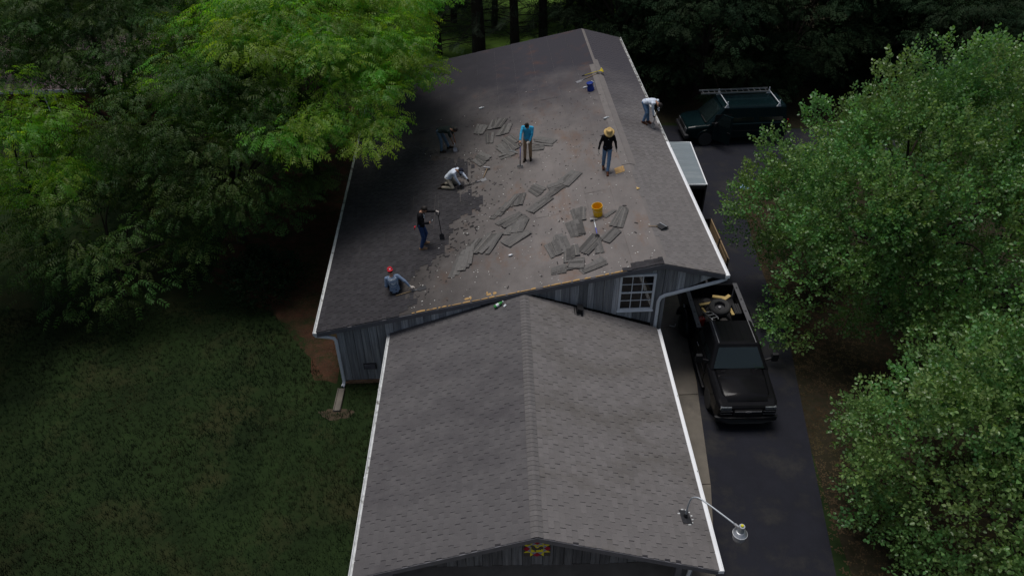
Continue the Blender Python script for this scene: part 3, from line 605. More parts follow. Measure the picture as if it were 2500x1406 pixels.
# window
win = MB(); fw = .075
for c, d in (((WX0+fw/2, 0, (WZ0+WZ1)/2), (fw, .07, WZ1-WZ0)), ((WX1-fw/2, 0, (WZ0+WZ1)/2), (fw, .07, WZ1-WZ0)), (((WX0+WX1)/2, 0, WZ1-fw/2), (WX1-WX0-2*fw-.002, .07, fw)), (((WX0+WX1)/2, 0, WZ0+fw/2), (WX1-WX0-2*fw-.002, .07, fw))):
    win.box((c[0], 8.745, c[2]), d)
win.box(((WX0+WX1)/2, 8.72, WZ0-.012), (WX1-WX0+.04, .10, .03))
wo = bpart(win, 'window', M['greypaint'], bevel=.006)
ix0, ix1, iz0, iz1 = WX0+fw, WX1-fw, WZ0+fw, WZ1-fw; zm = (iz0+iz1)/2
mb = MB(); mb.box(((ix0+ix1)/2, 8.75, zm), (ix1-ix0-.004, .045, .05))
for k in (1, 2): mb.box((ix0+(ix1-ix0)*k/3, 8.752, zm), (.022, .03, iz1-iz0-.004))
for z in ((iz0+zm)/2, (zm+iz1)/2): mb.box(((ix0+ix1)/2, 8.7525, z), (ix1-ix0-.006, .024, .020))
mb.build('muntin', M['greypaint'], wo)
for zi, (za, zb) in enumerate(((iz0, (iz0+zm)/2), ((iz0+zm)/2, zm), (zm, (zm+iz1)/2), ((zm+iz1)/2, iz1))):
    for k in range(3):
        xa = ix0+(ix1-ix0)*k/3+.012; xc = ix0+(ix1-ix0)*(k+1)/3-.012
        mb = MB(); mb.box(((xa+xc)/2, 8.76, (za+zb)/2), (xc-xa, .004, zb-za-.024)); mb.build('pane', M['windowglass'], wo)
mb = MB(); mb.bar((3.72, 8.785, iz1+.05), (4.12, 8.785, iz0-.02), .075, .012, up=(0, 1, 0)); mb.build('slanted_bar', M['greypaint'], wo)  # pale bar slanting behind the panes
# small black vent on the garage roof against the wall
mb = MB(); mb.box((0, 0, .07), (.16, .24, .17)); mb.box((0, .0, .165), (.2, .28, .02)); mb.box((0, -.02, -.01), (.3, .42, .012))
tag(mb.build('roof_vent', M['black'], loc=(2.02, 8.42, ZR-abs(2.02-.3)*GS+.02), rot=(0, math.atan(GS), GY), bevel=.01), 'small black box vent on the garage roof against the barn wall', 'vent')

# ------------------------------------------------------------------ yard lamp on the garage roof
lb = Vector((3.84, 1.21, 2.39)); lamp = thing('yard_lamp', 'pale grey yard lamp on a bent pipe arm over the garage gutter', 'lamp', lb)
arm = curve_pts([(0, 0, -.05), (.0, .0, .3), (.02, -.0, .62), (.06, -.02, .80), (.17, -.08, .88), (.32, -.22, .88), (.60, -.53, .86), (.88, -.84, .83)], 5)
mb = MB(); mb.tube(arm, .021, 10); mb.build('arm', M['galv'], lamp, smooth=True)
mb = MB(); mb.prism([(-.13, -.19), (.13, -.19), (.13, .19), (-.13, .19)], 0, .012); fl = mb.build('flashing', M['darksteel'], lamp, loc=(0, 0, .022), rot=(0, math.atan(GS), R(4)))
mb = MB(); mb.lathe([(.055, 0), (.05, .06), (.03, .1), (.022, .12)], 14); mb.build('pipe_boot', M['black'], lamp, loc=(0, 0, .03), smooth=True)
mb = MB()
for k in range(9):
    a = -1.2+k*.5; mb.box((math.cos(a)*.17, math.sin(a)*.22, .012-math.cos(a)*.17*GS), (.05+.03*random.random(), .03, .012))
mb.build('sealant', M['white_dirty'], lamp)
h0 = Vector((.98, -.95, .80))
mb = MB(); mb.tube([(.86, -.82, .833), (.93, -.895, .822)], .033, 10); mb.box((.885, -.86, .79), (.03, .03, .05)); mb.tube([(.93, -.895, .82), (.975, -.945, .80)], .04, 10); mb.build('clamp', M['alu'], lamp, smooth=False)
mb = MB(); mb.lathe([(.0, .13), (.068, .13), (.072, .115), (.07, -.02), (.078, -.06), (.085, -.07)], 20, c=h0); hd = mb.build('head', M['galv'], lamp, smooth=False)
mb = MB(); mb.lathe([(.0, .172), (.028, .17), (.036, .16), (.036, .13)], 14, c=h0); mb.build('photocell', M['quilt_yellow'], hd)
mb = MB()
mb.lathe([(.085, -.068), (.10, -.075), (.165, -.135), (.168, -.15), (.158, -.15), (.15, -.14)], 26, c=h0)
for k in range(26):
    a = 2*PI*k/26; u = Vector((math.cos(a), math.sin(a), 0)); mb.bar(h0+u*.103+Vector((0, 0, -.074)), h0+u*.16+Vector((0, 0, -.126)), .006, .006)
mb.build('reflector', M['alu'], hd)
mb = MB(); mb.tube([h0+Vector((.166*math.cos(2*PI*k/28), .166*math.sin(2*PI*k/28), -.148)) for k in range(29)], .008, 6, caps=False); mb.build('rim', M['white'], hd, smooth=True)
mb = MB(); mb.lathe([(.150, -.152), (.150, -.30), (.135, -.375), (.09, -.415), (.0, -.425)], 22, c=h0); mb.build('lens', M['lampglass'], hd, smooth=True)

# ------------------------------------------------------------------ trees
def rotmats(zdir, spin, n):
    """matrices (n,3,3) whose local +X points along zdir, spun about it; local Z as near up as the spin allows"""
    x = zdir/np.linalg.norm(zdir, axis=1, keepdims=True)
    up = np.tile([0., 0., 1.], (n, 1)); y = np.cross(up, x); ln = np.linalg.norm(y, axis=1, keepdims=True)
    y = np.where(ln > 1e-3, y/np.maximum(ln, 1e-3), [0., 1., 0.]); z = np.cross(x, y)
    c, s = np.cos(spin)[:, None], np.sin(spin)[:, None]
    y2 = y*c+z*s; z2 = z*c-y*s
    return np.stack([x, y2, z2], axis=2)
def instanced(name, m, tv, tq, pos, dirs, spin, scale, tint, hue):
    """one mesh holding a copy of the template (verts tv, quads tq) at every position"""
    n = len(pos); k = len(tv); Rm = rotmats(dirs, spin, n)
    V = np.einsum('nij,kj->nki', Rm, tv)*scale[:, None, None]+pos[:, None, :]
    V = V.reshape(-1, 3); F = (tq[None]+(np.arange(n)*k)[:, None, None]).reshape(-1, 4)
    me = bpy.data.meshes.new(name); me.vertices.add(len(V)); me.vertices.foreach_set('co', V.ravel().astype(np.float32))
    me.loops.add(F.size); me.loops.foreach_set('vertex_index', F.ravel().astype(np.int32))
    me.polygons.add(len(F)); me.polygons.foreach_set('loop_start', (np.arange(len(F))*4).astype(np.int32))
    q = len(tq); t = np.clip(np.repeat(tint, q)+RNG.normal(0, .10, n*q), 0, 1); h = np.clip(np.repeat(hue, q)+RNG.normal(0, .08, n*q), 0, 1)
    a = me.attributes.new('tint', 'FLOAT', 'FACE'); a.data.foreach_set('value', t.astype(np.float32))
    a = me.attributes.new('hue', 'FLOAT', 'FACE'); a.data.foreach_set('value', h.astype(np.float32))
    me.materials.append(m); me.update(calc_edges=True); me.validate()
    return me
def frond(np_=4, L=.36, lw=.044, ll=.13, droop=.6):
    v = []; q = []
    def leaf(b, d, n):
        s = np.cross(n, d); s /= np.linalg.norm(s); o = len(v)
        v.extend([b, b+d*ll*.45+s*lw*.5-n*.006, b+d*ll-n*.035, b+d*ll*.45-s*lw*.5-n*.006]); q.append((o, o+1, o+2, o+3))
    for i in range(np_):
        t = (i+1)/np_; x = L*t; p = np.array([x, 0, -droop*x*x*1.6]); tg = np.array([1, 0, -droop*x*3.2]); tg /= np.linalg.norm(tg)
        nn = np.array([-tg[2], 0, tg[0]])
        for sgn in (-1, 1):
            d = tg*.55+np.array([0, sgn*.9, -.28]); d /= np.linalg.norm(d); leaf(p, d, nn)
    leaf(p, tg, nn)
    return np.array(v, float), np.array(q)
def sprig(nl=7, L=.29, lw=.068, ll=.089, seed=1):
    rg = np.random.default_rng(seed); v = []; q = []
    for i in range(nl):
        t = (i+.6)/nl; p = np.array([L*t, 0, 0.02*math.sin(t*3)]); a = i*2.4+rg.uniform(-.3, .3)
        d = np.array([.45+.5*t, math.cos(a), math.sin(a)*.8]); d[2] += .1; d /= np.linalg.norm(d)
        up = np.array([-.5, 0, 1.0])+rg.normal(0, .35, 3); s = np.cross(up, d); s /= np.linalg.norm(s); n = np.cross(d, s)
        l = ll*rg.uniform(.75, 1.15); w_ = lw*rg.uniform(.8, 1.1); b = p+d*.02; o = len(v)
        v.extend([b, b+d*l*.30+s*w_*.5+n*.010, b+d*l*.68+s*w_*.40+n*.006, b+d*l-n*.012, b+d*l*.68-s*w_*.40+n*.006, b+d*l*.30-s*w_*.5+n*.010])
        q.append((o, o+1, o+2, o+3)); q.append((o, o+3, o+4, o+5))
    return np.array(v, float), np.array(q)
def needle_spray(n=12, L=.5):
    v = []; q = []; rg = np.random.default_rng(3)
    for i in range(n):
        t = (i+.5)/n; p = np.array([L*t, 0, -.12*t*t]); sgn = 1 if i % 2 else -1
        d = np.array([.7, sgn*.8, -.15+rg.uniform(-.3, .3)]); d /= np.linalg.norm(d); s = np.cross([0, 0, 1.], d); s /= np.linalg.norm(s); o = len(v); l = .17
        v.extend([p, p+d*l*.5+s*.016, p+d*l, p+d*l*.5-s*.016]); q.append((o, o+1, o+2, o+3))
    return np.array(v, float), np.array(q)
FROND = frond(); BIGFROND = frond(4, .48, .062, .17, .5); SPRIG = sprig(); NEEDLE = needle_spray()

def skeleton(parent, base, targets, r0, split, m=None, nl=6, bend=.12, name='trunk'):
    """tapered trunk with limbs reaching towards the clumps"""
    m = m or M['bark']; base = Vector(base); split = Vector(split); mb = MB()
    tr = curve_pts([base, base.lerp(split, .4)+Vector((random.uniform(-.1, .1), random.uniform(-.1, .1), 0)), split], 4)
    mb.tube(tr, [r0*(1.15-.5*i/(len(tr)-1)) for i in range(len(tr))], 9)
    mb.build(name, m, parent, smooth=True)
    lb = MB()
    for t in targets:
        t = Vector(t); a = split.lerp(base, random.uniform(0, .25)); d = t-a; L = d.length
        mid = a+d*.5+Vector((random.uniform(-1, 1), random.uniform(-1, 1), random.uniform(.1, 1.2)))*L*bend
        p = curve_pts([a, mid, t], 4); rr = r0*.42
        lb.tube(p, [max(.008, rr*(1-.93*(i/(len(p)-1))**.8)) for i in range(len(p))], 5)
    return lb
def crown_points(c, rad, n, rg, shell=.55, bumps=5, low=-.9, amp=.28, cone=0):
    """points spread through a lumpy ellipsoid, most of them towards its outside"""
    c = np.array(c, float); rad = np.array(rad, float); seedv = Vector(rg.uniform(-50, 50, 3)); P = []
    while len(P) < n:
        d = rg.normal(0, 1, 3); d /= np.linalg.norm(d)
        if d[2] < low: continue
        f = 1+amp*mnoise.noise(Vector(d*bumps*.5)+seedv)*1.6
        r = f*(shell+(1-shell)*rg.random()**.6)
        e = d*rad*r; k = 1-cone*max(0, d[2])*r; e = e*np.array([k, k, 1]); P.append((c+e, d, r/f))
    return P
def broadleaf(name, label, base, centre, rad, mleaf, tmpl, nclump, per, cr, r0=.22, seed=1, group=None, mode='umbrella', scale=(.8, 1.2), low=-.75, lim=14, parent=None, loc=None, split=None, amp=.28, shell=.55, cone=0):
    rg = np.random.default_rng(seed); bx = Vector(base)
    t = thing(name, label, 'tree', base, group=group)
    cl = crown_points(np.array(centre)-np.array(base), rad, nclump, rg, shell=shell, low=low, amp=amp, cone=cone)
    pos = []; dirs = []; spin = []; sc = []; ti = []; hu = []
    for p, d, r in cl:
        k = int(per*rg.uniform(.7, 1.3)); R_ = cr*rg.uniform(.7, 1.3); t0 = rg.uniform(.1, .9); h0 = rg.uniform(.05, .95)
        for _ in range(k):
            e = rg.normal(0, 1, 3); e /= np.linalg.norm(e)
            if mode == 'umbrella':
                e[2] = abs(e[2])*.75+.02; q = p+e*R_*np.array([1, 1, .55])*rg.uniform(.45, 1)
                dd = np.array([e[0], e[1], e[2]*.35-.12])+np.array([d[0], d[1], 0])*.35+rg.normal(0, .22, 3)
            else:
                q = p+e*R_*rg.uniform(.35, 1)**.7*np.array([1, 1, 1.1]); dd = e*.55+d*.55+np.array([0, 0, .55])+rg.normal(0, .3, 3)
            pos.append(q); dirs.append(dd); spin.append(rg.normal(0, .45 if mode == 'umbrella' else 1.2)); sc.append(rg.uniform(*scale)); ti.append(t0+rg.normal(0, .15)); hu.append(h0+rg.normal(0, .16))
    me = instanced('crown', mleaf, tmpl[0], tmpl[1], np.array(pos), np.array(dirs), np.array(spin), np.array(sc), np.array(ti), np.array(hu))
    link('crown', me, t)
    sp = Vector(split) if split is not None else Vector(((centre[0]-base[0])*.35, (centre[1]-base[1])*.35, max(1.5, (centre[2]-base[2])*.55)))
    idx = rg.permutation(len(cl))[:lim]
    lb = skeleton(t, (0, 0, -.1), [cl[i][0] for i in idx], r0, sp)
    lb.build('limb', M['bark'], t, smooth=True)
    return t
def copy_tree(o, loc, rz, label, scale=1.0, parent=None):
    c = o.copy(); COL.objects.link(c)
    if parent is not None: c.parent = parent
    else:
        c.location = loc; c.rotation_euler = (0, 0, rz); c.scale = (scale,)*3
        if label: c['label'] = label
    for ch in o.children: copy_tree(ch, None, 0, None, parent=c)
    return c
G1 = 'broad trees shading the lawn left of the barn'
broadleaf('shade_tree', 'big bright green feathery tree overhanging the far left of the barn roof', (-8.6, 21.5, 0), (-8.0, 21.5, 6.9), (5.2, 6.3, 3.3), M['leaf_bright'], FROND, 450, 58, .85, .32, 11, G1, lim=26, low=-.45, shell=.72, amp=.34)
broadleaf('shade_tree', 'low dark drooping tree whose boughs reach down over the red dirt', (-11.2, 17.6, 0), (-10.3, 16.6, 5.3), (4.1, 3.7, 3.4), M['leaf_mid'], FROND, 200, 46, .85, .2, 12, G1, lim=16, low=-.7, scale=(.75, 1.1))
broadleaf('shade_tree', 'tall dark green tree at the top left, half hiding the brick house', (-16.0, 20.5, 0), (-15.2, 21.5, 7.6), (5.0, 4.0, 3.2), M['leaf_mid'], FROND, 230, 44, .85, .26, 13, G1, lim=18, low=-.4, scale=(.75, 1.1))
broadleaf('shade_tree', 'small light green bushy tree at the left edge of the picture', (-18.6, 16.2, 0), (-17.6, 15.8, 5.2), (2.6, 2.6, 2.7), M['leaf_bright'], FROND, 80, 36, .8, .15, 14, G1, lim=9)
broadleaf('shade_tree', 'low dark tree over the lawn nearest the left edge', (-15.0, 14.2, 0), (-14.6, 14.2, 2.7), (3.9, 2.6, 2.4), M['leaf_mid'], FROND, 90, 30, .9, .16, 15, G1, lim=10)
broadleaf('shade_tree', 'deep green tree behind the bright feathery one, by the far barn corner', (-10.5, 29.5, 0), (-10.5, 29, 8.0), (5.5, 4.2, 4.2), M['leaf_mid'], FROND, 140, 30, 1.1, .25, 16, G1, lim=12)
broadleaf('shade_tree', 'dark tree at the far left corner behind the brick house', (-27, 33, 0), (-26, 32, 6.5), (7, 4, 5), M['leaf_dark'], BIGFROND, 120, 36, 1.2, .25, 17, G1, lim=10)
broadleaf('shrub', 'round dark shrub on the red dirt beside the barn gutter', (-9.5, 14.0, 0), (-9.5, 14.0, .75), (1.1, 1.1, .8), M['leaf_dark'], SPRIG, 34, 24, .38, .05, 18, None, mode='up', lim=5, low=-.3)

G2 = 'pear trees lining the driveway'
broadleaf('pear_tree', 'large rounded pear tree leaning over the driveway beside the van and pickup', (14.0, 11.6, 0), (14.0, 11.2, 4.7), (5.7, 4.6, 4.9), M['leaf_pear'], SPRIG, 310, 47, .66, .24, 21, G2, mode='up', low=-.85, lim=26, scale=(.95, 1.45), amp=.26, shell=.68, cone=.34)
broadleaf('pear_tree', 'nearest pear tree filling the lower right corner beside the driveway', (13.3, 1.6, 0), (13.3, 1.7, 3.3), (4.7, 3.9, 5.3), M['leaf_pear'], SPRIG, 290, 42, .64, .2, 25, G2, mode='up', low=-.85, lim=22, scale=(.95, 1.4), amp=.17, shell=.62, cone=.55)
broadleaf('pear_tree', 'pear tree at the right edge behind the two nearer pear trees', (19.2, 10.0, 0), (19.0, 9.5, 5.2), (4.2, 3.8, 4.6), M['leaf_pear'], SPRIG, 110, 32, .65, .2, 23, G2, mode='up', low=-.7, lim=12)

G3 = 'dark trees standing close behind the driveway'
dk = [((11.8, 31.0, 0), (11.8, 30.4, 4.6), (3.6, 3.0, 4.4), 'dark tree with drooping boughs standing right behind the green van'),
      ((16.8, 31.5, 0), (17, 31.2, 5.2), (3.8, 3.2, 5.0), 'dark tree to the right of the van, above the large pear tree'),
      ((7.6, 34.5, 0), (7.6, 34.2, 5.6), (3.4, 2.8, 5.4), 'dark tree just beyond the far right corner of the barn roof')]
dt = []
for i, (b, c, r, lab) in enumerate(dk):
    dt.append(broadleaf('forest_tree', lab, b, c, r, M['leaf_dark'], BIGFROND, 115, 40, .95, .25, 31+i, G3, low=-.95, lim=12))
for (x, y, rz, sc, src, lab) in ((21.5, 33, 1.1, 1.1, 0, 'dark tree behind the top of the large pear tree'), (26.5, 31.5, 2.3, 1.15, 1, 'dark tree near the top right corner, above the pear trees'), (13.8, 36.5, 4.0, 1.25, 1, 'dark tree in the second row behind the van'),
                                (19.5, 38.5, .6, 1.3, 0, 'dark tree of the back row at the top, right of the middle'), (31.5, 34, 3.1, 1.3, 2, 'dark tree in the far top right corner'), (25.5, 38.0, 5.0, 1.3, 2, 'dark tree of the back row near the top right'),
                                (9.0, 39.5, 2.0, 1.25, 2, 'dark tree of the back row beyond the barn ridge'), (24.0, 26.5, 2.9, .85, 0, 'shorter dark tree between the pear trees and the forest'),
  (-4.5, 46.5, 1.3, 1.3, 0, 'dark tree far behind the pine trunks, left of the middle'), (6.0, 45, 5.3, 1.2, 2, 'dark tree far behind the pine trunks, right of the middle')):
    copy_tree(dt[src], (x, y, 0), rz, lab, sc)

mid_src = [o for o in COL.objects if o.name.startswith('shade_tree')]  # copies added left of the lawn to keep sky light off it
for (x, y, rz, sc, lab) in ((-22.5, 11.0, .8, 1.15, 'tall tree added to shade the lawn from the left, mostly out of view'), (-20.0, 2.5, 2.2, 1.15, 'tall unseen tree added to shade the near lawn from the left'), (-23, -5.5, 4.1, 1.2, 'tall unseen tree added to shade the near end of the lawn')):
    copy_tree(mid_src[2], (x, y, 0), rz, lab, sc)

# tall pines with bare lower trunks behind the barn
G4 = 'pines with bare trunks behind the barn'
def pine(label, x, y, r0, h, seed, z0=1.2, n=90):
    rg = np.random.default_rng(seed); t = thing('pine_tree', label, 'tree', (x, y, 0), group=G4)
    mb = MB(); pts = [(math.sin(z*.5+seed)*.06, math.cos(z*.4+seed)*.05, z) for z in np.linspace(-.1, h, 12)]
    mb.tube(pts, [r0*(1.1-.8*i/11) for i in range(12)], 10); mb.build('trunk', M['bark'], t, smooth=True)
    lb = MB(); pos = []; dirs = []; sc = []; ti = []
    for i in range(n):
        z = z0+(h-z0)*(i/n)**.9; a = rg.uniform(0, 2*PI); L = rg.uniform(1.2, 3.2)*(1.15-.75*z/h); rise = rg.uniform(-.25, .3)
        p = [(0, 0, z), (math.cos(a)*L*.5, math.sin(a)*L*.5, z+rise*L*.4), (math.cos(a)*L, math.sin(a)*L, z+rise*L*.5-.12*L)]
        c = curve_pts(p, 4); lb.tube(c, [max(.006, .035*(1-k/len(c))) for k in range(len(c))], 4)
        for k in range(3, len(c)):
            for _ in range(3 if z > 4.5 else rg.integers(0, 4)):
                aa = a+rg.normal(0, .7); pos.append(np.array(c[k])+rg.normal(0, .15, 3)); dirs.append([math.cos(aa), math.sin(aa), rg.normal(-.1, .25)]); sc.append(rg.uniform(.8, 1.4)); ti.append(rg.uniform(.2, .8))
    lb.build('limb', M['bark'], t)
    nn_ = len(pos); link('crown', instanced('crown', M['leaf_pine'], NEEDLE[0], NEEDLE[1], np.array(pos), np.array(dirs), rg.normal(0, .5, nn_), np.array(sc), np.array(ti), rg.uniform(0, 1, nn_)), t)
    return t
pine('thick trunked pine seen left of the barn ridge, second dark trunk', -0.75, 37.5, .42, 13, 1)
pine('pine with straight dark trunk just left of the barn apex', 1.55, 37.2, .30, 13, 2)
pine('pine whose trunk rises right beside the barn apex', 3.45, 38.0, .30, 12, 3)
pine('pine at the back left, above the far end of the bright tree', -3.3, 38.5, .28, 13, 4, z0=.6, n=100)
pine('pine right of the barn apex, nearest the dark forest', 5.6, 37.0, .28, 12, 5, z0=.6, n=100)
pine('farther thin pine between the trunks behind the barn', 0.5, 43.0, .22, 12, 6, z0=.6, n=100)
pine('farther pine behind the trunks on the left', -2.4, 44.5, .22, 12, 7, z0=.5, n=100)

# ------------------------------------------------------------------ brick house half hidden at the top left
hs = thing('brick_house', 'low red brick house with pinkish shingled roof behind the trees at top left', 'house', (-21, 29.5, 0))
mb = MB(); mb.box((0, 2.5, 1.25), (9.6, 6.0, 2.5)); wl = mb.build('wall', M['mortar'], hs)
bb = []
for i in range(4):
    k = MB(); k.box((0, 0, 0), (.21, .03, .062)); k.t = [random.random()]*6; bb.append(k.mesh('brick', M['housebrick']))
rows = MB(); cnt = 0
for r in range(31):
    for c in range(44):
        x = -4.7+c*.22+(.11 if r % 2 else 0); z = .06+r*.078
        if x > 4.7: continue
        if 2.0 < x < 3.9 and r > 14 and cnt < 290: link('brick', random.choice(bb), wl, loc=(x, -.512, z)); cnt += 1
        else: rows.box((x, -.512, z), (.21, .03, .062))
tag(rows.build('brick_field', M['housebrick'], wl), kind='stuff')
mb = MB(); mb.add([(-5.3, -1.0, 2.45), (5.3, -1.0, 2.45), (5.3, 2.5, 4.1), (-5.3, 2.5, 4.1), (5.3, 6, 2.45), (-5.3, 6, 2.45)], [(0, 1, 2, 3), (3, 2, 4, 5), (0, 3, 5), (1, 4, 2), (0, 5, 4, 1)])
hr = mb.build('roof', M['houseroof'], hs)
mb = MB(); P_ = lambda v, u, h: Vector((-5.3+u, 2.5-v*.905, 4.1-v*.4265+h))
for r in range(27):
    for c in range(35):
        u0 = c*.305+(.15 if r % 2 else 0)
        if u0 < 10.3: tab_mesh(mb, P_, r*.143, r*.143+.143, u0, u0+.3, .012, random.random())
tag(mb.build('shingle_field', M['houseroof'], hr), kind='stuff')
mb = MB(); mb.box((0, -1.03, 2.40), (10.7, .05, .16)); mb.build('fascia', M['white_dirty'], hs)
for x in (-2.6, 1.0):
    mb = MB(); mb.box((x, -.53, 1.5), (1.1, .06, 1.3)); wn = mb.build('window', M['white'], hs)
    for k in (-.26, .26):
        mb = MB(); mb.box((x+k, -.565, 1.5), (.44, .02, 1.1)); mb.build('pane', M['autoglass_dark'], wn)

# ------------------------------------------------------------------ vehicles (local: +X forward, +Y left, Z up)
def ring(x, hw, z0, z1, c=.09, ct=None, x2=None):
    """rounded cross-section at station x; x2 = station of the top edge"""
    ct = c if ct is None else ct; xt = x if x2 is None else x2
    f = lambda z: x+(xt-x)*(z-z0)/(z1-z0)
    P = [(-hw+c, z0), (hw-c, z0), (hw-c*.3, z0+c*.3), (hw, z0+c), (hw, (z0+z1)/2), (hw-ct*.06, z1-ct), (hw-ct*.35, z1-ct*.3), (hw-ct, z1), (0, z1+ct*.12),
         (-hw+ct, z1), (-hw+ct*.35, z1-ct*.3), (-hw+ct*.06, z1-ct), (-hw, (z0+z1)/2), (-hw, z0+c), (-hw+c*.3, z0+c*.3)]
    return [Vector((f(z), y, z)) for y, z in P]
def quad_pane(parent, name, m, a, b, c, d, inset=.04, th=.006, off=.004, thick_out=True):
    """pane on the quad a,b,c,d (counter-clockwise seen from outside), inset from its edges"""
    q = [Vector(p) for p in (a, b, c, d)]; cen = sum(q, Vector())/4; n = (q[1]-q[0]).cross(q[3]-q[0]).normalized()
    r = []
    for p in q:
        dv = cen-p; r.append(p+dv.normalized()*inset*1.3+n*off)
    mb = MB(); mb.add([p+n*th for p in r]+r, [(0, 1, 2, 3), (7, 6, 5, 4)]+[(i, 4+i, 4+(i+1) % 4, (i+1) % 4) for i in range(4)])
    return mb.build(name, m, parent)
def wheel(parent, x, y, r, w, rimm, side, name='wheel'):
    """tyre with a rim on the side given"""
    T = Matrix.Translation((x, y, r)) @ Matrix.Rotation(R(90), 4, 'X')
    mb = MB(); mb.lathe([(r*.60, -w/2), (r*.9, -w/2), (r*.98, -w*.38), (r, -w*.2), (r, w*.2), (r*.98, w*.38), (r*.9, w/2), (r*.60, w/2)], 26, T=T)
    o = mb.build(name, M['blackrubber'], parent, smooth=False)
    mb = MB(); s = -side
    mb.lathe([(0, s*w*.30), (r*.18, s*w*.34), (r*.2, s*w*.25), (r*.5, s*w*.28), (r*.6, s*w*.46), (r*.62, s*w*.40), (r*.62, 0), (0, 0)], 22, T=T)
    for k in range(6):
        a = k*PI/3; mb.box((math.cos(a)*r*.38, math.sin(a)*r*.38, s*w*.33), (r*.34, r*.14, .03), rot=Matrix.Rotation(a, 3, 'Z'), T=T)
    mb.build('rim', rimm, o); return o

# --- black dual-wheel pickup
tr = thing('pickup_truck', 'black pickup truck with wide rear fenders and a loaded open bed beside the garage', 'pickup truck', (7.24, 8.86, .012), (0, 0, R(-92.2)))
mb = MB()
mb.loft([ring(2.90, .80, .50, .98, .10), ring(2.84, .90, .42, 1.04, .10, .10), ring(2.62, .965, .40, 1.10, .09, .13), ring(2.0, .985, .38, 1.17, .08, .14), ring(1.42, .99, .36, 1.22, .08, .12), ring(1.36, .99, .36, 1.25, .08, .07), ring(-.44, .99, .36, 1.27, .08, .06)])
body = mb.build('body', M['carblack'], tr, smooth=False, bevel=.05)
# hood panel, raised in the middle
mb = MB(); hood = []
for x, hw, z in ((2.72, .70, 1.075), (2.4, .78, 1.145), (1.9, .80, 1.20), (1.46, .80, 1.245)):
    hood.append([Vector((x, y*hw, z+dz)) for y, dz in ((-1, -.03), (-.86, .012), (-.5, .03), (-.42, .045), (0, .055), (.42, .045), (.5, .03), (.86, .012), (1, -.03), (.8, -.06), (-.8, -.06))])
mb.loft(hood); mb.build('hood', M['carblack'], tr, smooth=True)
# cab
bot = [(1.46, .90), (1.36, .94), (-.34, .94), (-.42, .88)]; top_ = [(.93, .70), (.84, .745), (-.24, .745), (-.30, .70)]
mk = lambda z, L, o=0: [Vector((x, y, z)) for x, y in L]+[Vector((x, -y, z)) for x, y in reversed(L)]
mb = MB(); mb.loft([mk(1.23, bot), mk(1.80, top_), mk(1.855, [(x*.96+.01, y*.93) for x, y in top_]), mk(1.875, [(x*.80+.05, y*.70) for x, y in top_])])
cab = mb.build('cab', M['carblack'], tr, bevel=.04)
quad_pane(tr, 'windshield', M['autoglass'], (1.44, -.86, 1.26), (1.44, .86, 1.26), (.95, .66, 1.78), (.95, -.66, 1.78), .035, off=.012)
quad_pane(tr, 'rear_window', M['autoglass_dark'], (-.415, .86, 1.28), (-.415, -.86, 1.28), (-.315, -.66, 1.78), (-.315, .66, 1.78), .05, off=.01)
